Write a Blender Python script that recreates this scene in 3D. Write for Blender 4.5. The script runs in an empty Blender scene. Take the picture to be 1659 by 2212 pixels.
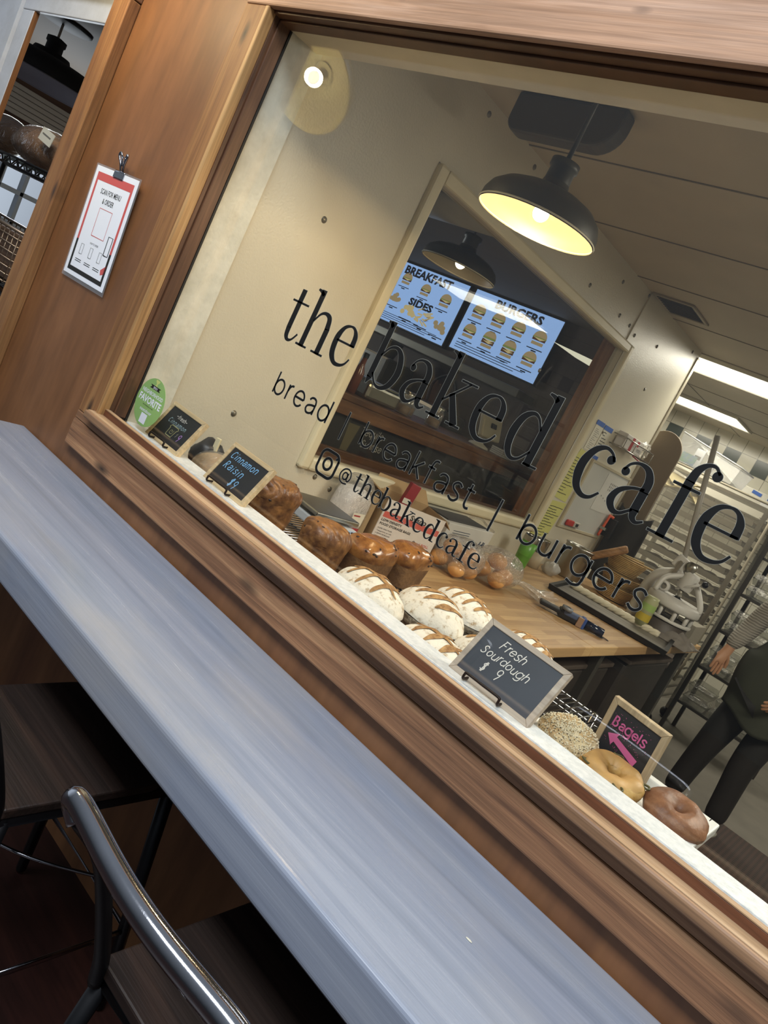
import bpy, bmesh, math, random
from mathutils import Vector, Matrix, noise as mnoise
PI = math.pi
SC = bpy.context.scene
COL = SC.collection
rnd = random.Random(7)

# ------------------------------------------------------------------ camera, world, big lights, exposure
cam_d = bpy.data.cameras.new('camera')
cam = bpy.data.objects.new('camera', cam_d)
COL.objects.link(cam)
cam_d.sensor_fit = 'VERTICAL'
cam_d.sensor_height = 36.0
cam_d.lens = 36.0 * 1661.0 / 2212.0
cam_d.clip_start = 0.02
cam_d.clip_end = 100
RX = Vector((0.6826716, 0.5821836, 0.4416126))
RY = Vector((0.4524382, 0.1378102, -0.8810834))
RZ = Vector((-0.5738111, 0.8012931, -0.1693230))
cam.matrix_world = Matrix(((RX.x, -RY.x, -RZ.x, 0.0), (RX.y, -RY.y, -RZ.y, -1.4), (RX.z, -RY.z, -RZ.z, 1.60), (0, 0, 0, 1)))
SC.camera = cam

SC.view_settings.view_transform = 'Standard'
SC.view_settings.look = 'None'
SC.view_settings.exposure = 0.15
SC.view_settings.gamma = 1.0
SC.view_settings.use_curve_mapping = False
SC.cycles.transparent_max_bounces = 24
SC.cycles.max_bounces = 8
SC.cycles.sample_clamp_indirect = 6.0

W = bpy.data.worlds.new('daylight')
SC.world = W
W.use_nodes = True
_wn = W.node_tree
_tc = _wn.nodes.new('ShaderNodeTexCoord')
_sx = _wn.nodes.new('ShaderNodeSeparateXYZ')
_wn.links.new(_tc.outputs['Generated'], _sx.inputs[0])
_up = _wn.nodes.new('ShaderNodeMapRange')          # brighter overhead, dark below the horizon
_up.inputs['From Min'].default_value = -.15
_up.inputs['From Max'].default_value = .9
_up.inputs['To Min'].default_value = .05
_up.inputs['To Max'].default_value = .40
_wn.links.new(_sx.outputs['Z'], _up.inputs['Value'])
_lf = _wn.nodes.new('ShaderNodeMapRange')          # bright open street on the far left
_lf.inputs['From Min'].default_value = -.86
_lf.inputs['From Max'].default_value = -.97
_lf.inputs['To Min'].default_value = 0
_lf.inputs['To Max'].default_value = .75
_wn.links.new(_sx.outputs['X'], _lf.inputs['Value'])
_ad = _wn.nodes.new('ShaderNodeMath')
_wn.links.new(_up.outputs[0], _ad.inputs[0])
_wn.links.new(_lf.outputs[0], _ad.inputs[1])
_wn.nodes['Background'].inputs[0].default_value = (0.74, 0.85, 1.0, 1)
_wn.links.new(_ad.outputs[0], _wn.nodes['Background'].inputs[1])


def light(name, kind, loc, energy, color, size=0.1, size_y=None, rot=(0, 0, 0), spread=None):
    d = bpy.data.lights.new(name, kind)
    d.energy = energy
    d.color = color
    if kind == 'AREA':
        d.shape = 'RECTANGLE'
        d.size = size
        d.size_y = size_y or size
        if spread:
            d.spread = spread
    else:
        d.shadow_soft_size = size
    o = bpy.data.objects.new(name, d)
    o.location = loc
    o.rotation_euler = rot
    COL.objects.link(o)
    return o


WARM = (1.0, 0.74, 0.42)
FLUO = (1.0, 0.95, 0.82)
light('overhead_fill_light', 'AREA', (-0.3, -2.4, 4.4), 185, (0.86, 0.92, 1.0), 3.6, 1.0, (math.radians(30), 0, 0))  # unseen overhead area light, added to brighten the counter and front wall
light('shop_fill_light', 'AREA', (-4.6, 2.2, 2.42), 5, (1.0, .86, .68), 1.2, .6)  # added fill that lifts the dark shop room, no fixture behind it
light('street_window_light', 'AREA', (-6.35, 1.3, 1.6), 22, (0.85, 0.93, 1.0), .6, .65, (0, -PI / 2, 0))
light('kitchen_troffer_light', 'AREA', (-1.95, 4.38, 2.60), 26, FLUO, 0.6, 1.1, (0, 0, PI / 2))
light('kitchen_troffer_light', 'AREA', (-2.9, 6.6, 2.60), 30, FLUO, 0.6, 1.2, (0, 0, PI / 2))
light('kitchen_troffer_light', 'AREA', (0.5, 1.6, 2.60), 52, FLUO, 0.6, 1.2, (0, 0, PI / 2))  # extra unseen panel, added to light the right of the kitchen
light('kitchen_troffer_light', 'AREA', (0.5, 5.2, 2.60), 30, FLUO, 0.6, 1.2, (0, 0, PI / 2))  # another added panel out of view, for the back right
light('pendant_bulb_light', 'POINT', (-1.268, 0.40, 2.146), 30, WARM, 0.034)


# ------------------------------------------------------------------ colours and materials
def lin(h):
    if isinstance(h, str):
        c = [int(h[i:i + 2], 16) / 255 for i in (0, 2, 4)]
        return tuple((x / 12.92 if x <= .04045 else ((x + .055) / 1.055) ** 2.4) for x in c) + (1,)
    return tuple(h) + (1,)


def newmat(name):
    m = bpy.data.materials.new(name)
    m.use_nodes = True
    nt = m.node_tree
    return m, nt, nt.nodes['Principled BSDF']


def N(nt, t, **k):
    n = nt.nodes.new(t)
    for a, b in k.items():
        setattr(n, a, b)
    return n


def coords(nt, scale=(1, 1, 1), rot=(0, 0, 0)):
    tc = N(nt, 'ShaderNodeTexCoord')
    mp = N(nt, 'ShaderNodeMapping')
    mp.inputs['Scale'].default_value = scale
    mp.inputs['Rotation'].default_value = rot
    nt.links.new(tc.outputs['Object'], mp.inputs[0])
    return mp.outputs[0]


def ramp(nt, src, stops):
    r = N(nt, 'ShaderNodeValToRGB')
    e = r.color_ramp.elements
    while len(e) < len(stops):
        e.new(0.5)
    for i, (p, c) in enumerate(stops):
        e[i].position = p
        e[i].color = lin(c) if isinstance(c, str) else (c if len(c) == 4 else tuple(c) + (1,))
    nt.links.new(src, r.inputs[0])
    return r.outputs[0]


def mixc(nt, a, b, fac, mode='MIX'):
    m = N(nt, 'ShaderNodeMix', data_type='RGBA', blend_type=mode)
    for sock, v in ((m.inputs[6], a), (m.inputs[7], b), (m.inputs[0], fac)):
        if hasattr(v, 'links'):
            nt.links.new(v, sock)
        else:
            sock.default_value = v
    return m.outputs[2]


def noise(nt, vec, scale, detail=4, rough=.5, dist=0):
    n = N(nt, 'ShaderNodeTexNoise')
    n.inputs['Scale'].default_value = scale
    n.inputs['Detail'].default_value = detail
    n.inputs['Roughness'].default_value = rough
    n.inputs['Distortion'].default_value = dist
    nt.links.new(vec, n.inputs['Vector'])
    return n.outputs[0]


def bump(nt, b, h, strength, dist=0.002):
    n = N(nt, 'ShaderNodeBump')
    n.inputs['Strength'].default_value = strength
    n.inputs['Distance'].default_value = dist
    nt.links.new(h, n.inputs['Height'])
    nt.links.new(n.outputs[0], b.inputs['Normal'])


_mc = {}


def plain(name, col, rough=.5, metal=0.0, bs=None, var=0.0, vscale=30, coat=0.0, bstr=.25, spec=.5):
    """plain surface with a slight tone variation and an optional fine relief"""
    if name in _mc:
        return _mc[name]
    m, nt, b = newmat(name)
    b.inputs['Roughness'].default_value = rough
    b.inputs['Metallic'].default_value = metal
    b.inputs['Specular IOR Level'].default_value = spec
    b.inputs['Coat Weight'].default_value = coat
    c = lin(col)
    vec = coords(nt)
    n = noise(nt, vec, vscale, 3)
    if var:
        d = tuple(max(0, x * (1 - var)) for x in c[:3])
        l = tuple(min(1, x * (1 + var)) for x in c[:3])
        nt.links.new(ramp(nt, n, [(.3, d), (.7, l)]), b.inputs['Base Color'])
    else:
        b.inputs['Base Color'].default_value = c
    if bs:
        bump(nt, b, noise(nt, vec, bs, 2), bstr)
    _mc[name] = m
    return m


def wood(name, dark, mid, light_, axis='x', rough=.55, strength=.5, knots=.0, across=26, fine=160, coat=0.0, along=1.4):
    if name in _mc:
        return _mc[name]
    m, nt, b = newmat(name)
    ai = 'xyz'.index(axis)

    def sc(al, ac):
        s = [ac] * 3
        s[ai] = al
        return tuple(s)

    def sck(al, ac):
        s = [ac] * 3
        s[ai] = al
        if ai != 1:
            s[1] = .01
        return tuple(s)
    v1 = coords(nt, sc(along, across))
    v2 = coords(nt, sc(3.0, fine))
    n1 = noise(nt, v1, 1.0, 5, .6, .8)
    n2 = noise(nt, v2, 1.0, 3, .6)
    col = ramp(nt, n1, [(.28, dark), (.5, mid), (.74, light_)])
    col = mixc(nt, col, ramp(nt, n2, [(.35, (.62, .60, .58)), (.65, (1.12, 1.1, 1.08))]), .6, 'MULTIPLY')
    n3 = noise(nt, coords(nt, (2.1, 2.1, 2.1)), 1.0, 3)
    col = mixc(nt, col, ramp(nt, n3, [(.3, (.78, .76, .74)), (.7, (1.12, 1.1, 1.08))]), .7, 'MULTIPLY')
    if knots:
        vo = N(nt, 'ShaderNodeTexVoronoi')
        vo.inputs['Scale'].default_value = 1.0
        vo.inputs['Randomness'].default_value = 1.0
        nt.links.new(coords(nt, sck(4.4, 13.0)), vo.inputs['Vector'])
        k = ramp(nt, vo.outputs['Distance'], [(0.0, (1, 1, 1)), (knots, (.55, .55, .55)), (knots * 1.9, (0, 0, 0))])
        col = mixc(nt, col, lin('1c130f'), k)
    nt.links.new(col, b.inputs['Base Color'])
    b.inputs['Roughness'].default_value = rough
    b.inputs['Coat Weight'].default_value = coat
    hb = mixc(nt, n1, n2, .6)
    bump(nt, b, hb, strength, .003)
    _mc[name] = m
    return m


def emit(name, col, s=1.0):
    if name in _mc:
        return _mc[name]
    m, nt, b = newmat(name)
    e = N(nt, 'ShaderNodeEmission')
    e.inputs[0].default_value = lin(col)
    e.inputs[1].default_value = s
    nt.links.new(e.outputs[0], nt.nodes['Material Output'].inputs[0])
    _mc[name] = m
    return m


def clear(name, tint=(1, 1, 1), base=.04, haze=0.0, hazecol=(.8, .8, .8), crinkle=0.0, rough=0.0, gain=.96, cs=60):
    """clear pane or film: lets light straight through and mirrors more at grazing angles"""
    if name in _mc:
        return _mc[name]
    m, nt, b = newmat(name)
    lw = N(nt, 'ShaderNodeLayerWeight')
    lw.inputs[0].default_value = .5
    p = N(nt, 'ShaderNodeMath', operation='POWER')
    nt.links.new(lw.outputs['Facing'], p.inputs[0])
    p.inputs[1].default_value = 5
    q = N(nt, 'ShaderNodeMath', operation='MULTIPLY_ADD')
    nt.links.new(p.outputs[0], q.inputs[0])
    q.inputs[1].default_value = gain
    q.inputs[2].default_value = base
    t = N(nt, 'ShaderNodeBsdfTransparent')
    t.inputs[0].default_value = tuple(tint) + (1,)
    g = N(nt, 'ShaderNodeBsdfGlossy')
    g.inputs['Roughness'].default_value = rough
    if crinkle:
        bn = N(nt, 'ShaderNodeBump')
        bn.inputs['Strength'].default_value = crinkle
        bn.inputs['Distance'].default_value = .02
        nt.links.new(noise(nt, coords(nt), cs, 3, .6, 1.5), bn.inputs['Height'])
        nt.links.new(bn.outputs[0], g.inputs['Normal'])
        nt.links.new(bn.outputs[0], lw.inputs['Normal'])
    mx = N(nt, 'ShaderNodeMixShader')
    nt.links.new(q.outputs[0], mx.inputs[0])
    nt.links.new(t.outputs[0], mx.inputs[1])
    nt.links.new(g.outputs[0], mx.inputs[2])
    out = mx.outputs[0]
    if haze:
        d = N(nt, 'ShaderNodeBsdfDiffuse')
        d.inputs[0].default_value = tuple(hazecol) + (1,)
        m2 = N(nt, 'ShaderNodeMixShader')
        m2.inputs[0].default_value = haze
        nt.links.new(out, m2.inputs[1])
        nt.links.new(d.outputs[0], m2.inputs[2])
        out = m2.outputs[0]
    nt.links.new(out, nt.nodes['Material Output'].inputs[0])
    _mc[name] = m
    return m


def patchy(name, c1, c2, scale, lo=.42, hi=.58, rough=.6, bs=40, bstr=.4, detail=5, coat=0.0):
    """two colours in patches (crusts, flour, worn paint)"""
    if name in _mc:
        return _mc[name]
    m, nt, b = newmat(name)
    v = coords(nt)
    nt.links.new(ramp(nt, noise(nt, v, scale, detail, .65), [(lo, c1), (hi, c2)]), b.inputs['Base Color'])
    b.inputs['Roughness'].default_value = rough
    b.inputs['Coat Weight'].default_value = coat
    bump(nt, b, noise(nt, v, bs, 4), bstr, .004)
    _mc[name] = m
    return m


# ------------------------------------------------------------------ mesh builder
class MB:
    def __init__(s):
        s.v, s.f, s.m, s.sm = [], [], [], []
        s.mi = 0

    def add(s, vs, fs, smooth=False):
        o = len(s.v)
        s.v += [Vector(p) for p in vs]
        for f in fs:
            s.f.append([i + o for i in f])
            s.m.append(s.mi)
            s.sm.append(smooth)
        return s

    def box(s, x0, x1, y0, y1, z0, z1):
        return s.add([(x0, y0, z0), (x1, y0, z0), (x1, y1, z0), (x0, y1, z0), (x0, y0, z1), (x1, y0, z1), (x1, y1, z1), (x0, y1, z1)],
                     [(0, 3, 2, 1), (4, 5, 6, 7), (0, 1, 5, 4), (1, 2, 6, 5), (2, 3, 7, 6), (3, 0, 4, 7)])

    def obox(s, c, size, M=None):
        M = M or Matrix.Identity(3)
        c = Vector(c)
        h = Vector(size) / 2
        vs = [c + M @ Vector((sx * h.x, sy * h.y, sz * h.z)) for sz in (-1, 1) for sx, sy in ((-1, -1), (1, -1), (1, 1), (-1, 1))]
        return s.add(vs, [(0, 3, 2, 1), (4, 5, 6, 7), (0, 1, 5, 4), (1, 2, 6, 5), (2, 3, 7, 6), (3, 0, 4, 7)])

    def tube(s, pts, r, seg=8, closed=False, caps=True, flat=1.0):
        pts = [Vector(p) for p in pts]
        n = len(pts)
        rs = r if isinstance(r, (list, tuple)) else [r] * n
        rings = []
        prev = None
        for i in range(n):
            a = pts[(i - 1) % n] if (closed or i > 0) else pts[i]
            b = pts[(i + 1) % n] if (closed or i < n - 1) else pts[i]
            t = (b - a)
            if t.length < 1e-9:
                t = Vector((0, 0, 1))
            t.normalize()
            if prev is None:
                up = Vector((0, 0, 1)) if abs(t.z) < .9 else Vector((1, 0, 0))
                u = t.cross(up).normalized()
            else:
                u = (prev - t * prev.dot(t))
                u = u.normalized() if u.length > 1e-6 else t.orthogonal().normalized()
            prev = u
            w = t.cross(u)
            rings.append([pts[i] + (u * math.cos(2 * PI * k / seg) + w * math.sin(2 * PI * k / seg) * flat) * rs[i] for k in range(seg)])
        vs = [p for rg in rings for p in rg]
        fs = []
        m = n if closed else n - 1
        for i in range(m):
            j = (i + 1) % n
            for k in range(seg):
                l = (k + 1) % seg
                fs.append((i * seg + k, i * seg + l, j * seg + l, j * seg + k))
        if caps and not closed:
            fs.append(tuple(range(seg))[::-1])
            fs.append(tuple((n - 1) * seg + k for k in range(seg)))
        return s.add(vs, fs, True)

    def lathe(s, prof, seg=32, c=(0, 0, 0), M=None, caps=False):
        M = M or Matrix.Identity(3)
        c = Vector(c)
        vs = [c + M @ Vector((r * math.cos(2 * PI * k / seg), r * math.sin(2 * PI * k / seg), z)) for r, z in prof for k in range(seg)]
        fs = []
        for i in range(len(prof) - 1):
            for k in range(seg):
                l = (k + 1) % seg
                fs.append((i * seg + k, i * seg + l, (i + 1) * seg + l, (i + 1) * seg + k))
        if caps:
            fs.append(tuple(range(seg))[::-1])
            fs.append(tuple((len(prof) - 1) * seg + k for k in range(seg)))
        return s.add(vs, fs, True)

    def poly(s, pts):
        return s.add(pts, [tuple(range(len(pts)))])

    def prism(s, pts, d):
        """polygon given in 3-D, pushed along vector d"""
        n = len(pts)
        d = Vector(d)
        vs = [Vector(p) for p in pts] + [Vector(p) + d for p in pts]
        fs = [tuple(range(n))[::-1], tuple(range(n, 2 * n))] + [(i, (i + 1) % n, n + (i + 1) % n, n + i) for i in range(n)]
        return s.add(vs, fs)

    def grid(s, fn, nu, nv, closed_u=False, smooth=True):
        vs = [fn(i / nu, j / nv) for j in range(nv + 1) for i in range(nu + (0 if closed_u else 1))]
        w = nu if closed_u else nu + 1
        fs = [(j * w + i, j * w + (i + 1) % w, (j + 1) * w + (i + 1) % w, (j + 1) * w + i) for j in range(nv) for i in range(nu)]
        return s.add(vs, fs, smooth)

    def ball(s, c, r, fn=None, nu=24, nv=14, M=None):
        c = Vector(c)
        r = Vector(r) if not isinstance(r, (int, float)) else Vector((r, r, r))

        def f(u, v):
            th, ph = 2 * PI * u, PI * v
            d = Vector((math.cos(th) * math.sin(ph), math.sin(th) * math.sin(ph), -math.cos(ph)))
            p = Vector((d.x * r.x, d.y * r.y, d.z * r.z))
            if fn:
                p = fn(p, d)
            return c + (M @ p if M else p)
        return s.grid(f, nu, nv, True)

    def build(s, name, mats, parent=None, bevel=0, segs=2, local=False, solid=0, sub=0):
        off = Vector((0, 0, 0))
        if not local:
            p = parent
            while p is not None:
                off = off + p.location
                p = p.parent
        me = bpy.data.meshes.new(name)
        me.from_pydata([tuple(v - off) for v in s.v], [], s.f)
        for m in (mats if isinstance(mats, (list, tuple)) else [mats]):
            me.materials.append(m)
        for p, mi, sm in zip(me.polygons, s.m, s.sm):
            p.material_index = mi
            p.use_smooth = sm
        me.update()
        o = bpy.data.objects.new(name, me)
        COL.objects.link(o)
        if parent:
            o.parent = parent
        if solid:
            k = o.modifiers.new('solid', 'SOLIDIFY')
            k.thickness = solid
            k.offset = 0
        if bevel:
            k = o.modifiers.new('bevel', 'BEVEL')
            k.width = bevel
            k.segments = segs
            k.limit_method = 'ANGLE'
            k.angle_limit = math.radians(40)
        if sub:
            k = o.modifiers.new('sub', 'SUBSURF')
            k.levels = sub
            k.render_levels = sub
        return o


def tag(o, label, cat, group=None, kind=None):
    if label:
        o['label'] = label
    if cat:
        o['category'] = cat
    if group:
        o['group'] = group
    if kind:
        o['kind'] = kind
    return o


def thing(name, label, cat, loc=(0, 0, 0), group=None):
    o = bpy.data.objects.new(name, None)
    o.empty_display_size = .05
    COL.objects.link(o)
    o.location = loc
    return tag(o, label, cat, group)


def struct(mb, name, mat, parent=None, bevel=0, **k):
    o = mb.build(name, mat, parent, bevel, **k)
    o['kind'] = 'structure'
    return o


def dup(root, loc, label=None):
    """copy of a thing with copies of its parts and sub-parts"""
    r = root.copy()
    COL.objects.link(r)
    r.location = loc
    if label:
        r['label'] = label
    for ch in list(root.children):
        c = ch.copy()
        COL.objects.link(c)
        c.parent = r
        for g in list(ch.children):
            d = g.copy()
            COL.objects.link(d)
            d.parent = c
    return r


def rotz(a):
    return Matrix.Rotation(a, 3, 'Z')


def basis(u, v):
    u = Vector(u).normalized()
    v = Vector(v).normalized()
    n = u.cross(v).normalized()
    return Matrix((u, v, n)).transposed()


# ---- flat marks (print, chalk, vinyl letters) in a frame: origin, u (right), v (up)
class Fr:
    def __init__(s, o, u, v):
        s.o, s.u, s.v = Vector(o), Vector(u).normalized(), Vector(v).normalized()
        s.n = s.u.cross(s.v).normalized()

    def p(s, x, y, h=0.0):
        return s.o + s.u * x + s.v * y + s.n * h


def cr(pts, n=8):
    """smooth curve through points"""
    P = [Vector((p[0], p[1], 0)) for p in pts]
    if len(P) < 3:
        return [(p.x, p.y) for p in P]
    out = []
    for i in range(len(P) - 1):
        p0 = P[i - 1] if i else P[0] * 2 - P[1]
        p1, p2 = P[i], P[i + 1]
        p3 = P[i + 2] if i + 2 < len(P) else P[-1] * 2 - P[-2]
        for k in range(n):
            t = k / n
            q = .5 * ((2 * p1) + (p2 - p0) * t + (2 * p0 - 5 * p1 + 4 * p2 - p3) * t * t + (3 * p1 - p0 - 3 * p2 + p3) * t ** 3)
            out.append((q.x, q.y))
    out.append((P[-1].x, P[-1].y))
    return out


def spread(w, n, m):
    """interpolate a list of n widths over m points"""
    if isinstance(w, (int, float)):
        return [w] * m
    out = []
    for i in range(m):
        t = i / (m - 1) * (len(w) - 1)
        k = min(int(t), len(w) - 2)
        out.append(w[k] + (w[k + 1] - w[k]) * (t - k))
    return out


def stroke(mb, fr, pts, w, h=0.0, grow=0.0, cap=False):
    m = len(pts)
    ws = spread(w, 0, m)
    if grow or cap:
        def ext(a, b, d):
            v = Vector((a[0] - b[0], a[1] - b[1]))
            if v.length < 1e-9:
                return a
            v.normalize()
            return (a[0] + v.x * d, a[1] + v.y * d)
        e = grow + (ws[0] * .3 if cap else 0)
        pts = [ext(pts[0], pts[1], e)] + list(pts[1:-1]) + [ext(pts[-1], pts[-2], e)]
    vs = []
    for i in range(m):
        a = Vector(pts[max(0, i - 1)])
        b = Vector(pts[min(m - 1, i + 1)])
        t = b - a
        if t.length < 1e-9:
            t = Vector((1, 0))
        t.normalize()
        nx, ny = -t.y, t.x
        r = ws[i] / 2 + grow
        vs.append(fr.p(pts[i][0] + nx * r, pts[i][1] + ny * r, h))
        vs.append(fr.p(pts[i][0] - nx * r, pts[i][1] - ny * r, h))
    mb.add(vs, [(2 * i, 2 * i + 1, 2 * i + 3, 2 * i + 2) for i in range(m - 1)])


def disc(mb, fr, x, y, rx, ry=None, h=0.0, n=20, a0=0, a1=2 * PI):
    ry = ry or rx
    full = abs(a1 - a0 - 2 * PI) < 1e-6
    mb.poly([fr.p(x + rx * math.cos(a0 + (a1 - a0) * k / n), y + ry * math.sin(a0 + (a1 - a0) * k / n), h) for k in range(n if full else n + 1)])


def rect(mb, fr, x0, x1, y0, y1, h=0.0):
    mb.poly([fr.p(x0, y0, h), fr.p(x1, y0, h), fr.p(x1, y1, h), fr.p(x0, y1, h)])


def text_mesh(mb, fr, s, x, y, size, width=None, h=0.0, bold=0.0, align='LEFT', hscale=1.0):
    """printed type in the default typeface, laid flat in a frame"""
    c = bpy.data.curves.new('type', 'FONT')
    c.body = s
    c.size = size
    c.offset = bold * size
    c.resolution_u = 2
    o = bpy.data.objects.new('type', c)
    me = bpy.data.meshes.new_from_object(o)
    if len(me.vertices):
        xs = [v.co.x for v in me.vertices]
        x0, x1 = min(xs), max(xs)
        k = hscale
        if width:
            k = width / max(1e-6, x1 - x0)
        wid = (x1 - x0) * k
        dx = x - (wid / 2 if align == 'CENTER' else 0)
        mb.add([fr.p(dx + (v.co.x - x0) * k, y + v.co.y, h) for v in me.vertices], [tuple(p.vertices) for p in me.polygons])
    bpy.data.objects.remove(o)
    bpy.data.curves.remove(c)
    bpy.data.meshes.remove(me)


S_, T_ = .175, .05
SERIF = {
    't': [([(0, .995), (.64, .995)], T_), ([(.27, 1.34), (.27, .9), (.27, .3)], S_), (cr([(.27, .31), (.30, .1), (.40, .0), (.54, .04), (.68, .23)]), [S_, .15, .09, .055, .05])],
    'h': [(cr([(-.01, 1.5), (.12, 1.47), (.24, 1.40)]), [.05, .09, .1]), ([(.205, 1.53), (.205, .7), (.205, 0)], S_), ([(0, .025), (.42, .025)], T_),
          (cr([(.27, .72), (.42, .95), (.60, 1.015), (.77, .93), (.84, .66)]), [.05, .06, .09, .15, S_]), ([(.84, .68), (.84, .3), (.84, 0)], S_), ([(.62, .025), (1.06, .025)], T_)],
    'e': [([(.1, .575), (.72, .575)], T_), (cr([(.665, .555), (.64, .80), (.53, .96), (.38, 1.0), (.2, .92), (.095, .7), (.085, .45), (.15, .2), (.32, .035), (.52, .03), (.67, .11), (.76, .26)]),
          [.17, .15, .08, .05, .1, .17, .18, .17, .11, .08, .055, .045])],
    'b': [(cr([(0, 1.5), (.09, 1.47), (.18, 1.40)]), [.05, .09, .1]), ([(.165, 1.53), (.165, .7), (.165, .12)], S_), ([(.165, .14), (.125, -.04)], [S_, .03]),
          (cr([(.22, .70), (.38, .94), (.6, 1.0), (.8, .84), (.905, .5), (.82, .17), (.62, .01), (.40, .04), (.20, .26)]), [.05, .06, .09, .16, .19, .16, .09, .055, .05])],
    'a': [(cr([(.04, .79), (.12, .94), (.28, 1.01), (.47, .96), (.58, .78), (.59, .56)]), [.05, .05, .06, .12, .17, S_]), ([(.59, .58), (.59, .35), (.59, .2)], S_),
          (cr([(.59, .22), (.62, .08), (.72, .02), (.84, .09)]), [S_, .13, .07, .04]), (cr([(.58, .61), (.35, .55), (.15, .41), (.09, .2), (.2, .04), (.36, .035), (.55, .2)]), [.05, .06, .11, .16, .12, .07, .05]), ('ball', .09, .775, .08)],
    'k': [(cr([(0, 1.5), (.12, 1.47), (.24, 1.40)]), [.05, .09, .1]), ([(.22, 1.53), (.22, .7), (.22, 0)], S_), ([(.02, .025), (.44, .025)], T_), ([(.82, .98), (.28, .42)], .055), ([(.54, .985), (1.0, .985)], T_),
          ([(.46, .64), (.85, .03)], [.15, .19]), ([(.62, .025), (1.02, .025)], T_)],
    'd': [(cr([(.47, 1.5), (.60, 1.47), (.70, 1.40)]), [.05, .09, .1]), ([(.72, 1.53), (.72, .7), (.72, 0)], S_), ([(.62, .02), (.96, .03)], [.05, .05]),
          (cr([(.66, .74), (.5, .96), (.33, 1.0), (.16, .84), (.09, .5), (.15, .17), (.3, .01), (.48, .05), (.66, .28)]), [.05, .055, .09, .16, .19, .16, .09, .055, .05])],
    'c': [(cr([(.635, .83), (.55, .95), (.38, 1.01), (.2, .9), (.09, .65), (.09, .38), (.18, .13), (.36, .01), (.53, .04), (.66, .19)]), [.05, .05, .07, .13, .18, .19, .15, .1, .065, .045]), ('ball', .57, .84, .085)],
    'f': [([(.26, 0), (.26, .6), (.26, 1.12)], S_), (cr([(.26, 1.1), (.29, 1.33), (.40, 1.48), (.54, 1.51), (.66, 1.41)]), [S_, .15, .08, .055, .05]), ('ball', .635, 1.37, .09), ([(0, .025), (.52, .025)], T_), ([(0, .985), (.52, .985)], T_)],
}


def ring(cx, cy, rx, ry, a0=0, a1=2 * PI, n=28):
    return [(cx + rx * math.cos(a0 + (a1 - a0) * k / n), cy + ry * math.sin(a0 + (a1 - a0) * k / n)) for k in range(n + 1)]


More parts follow.
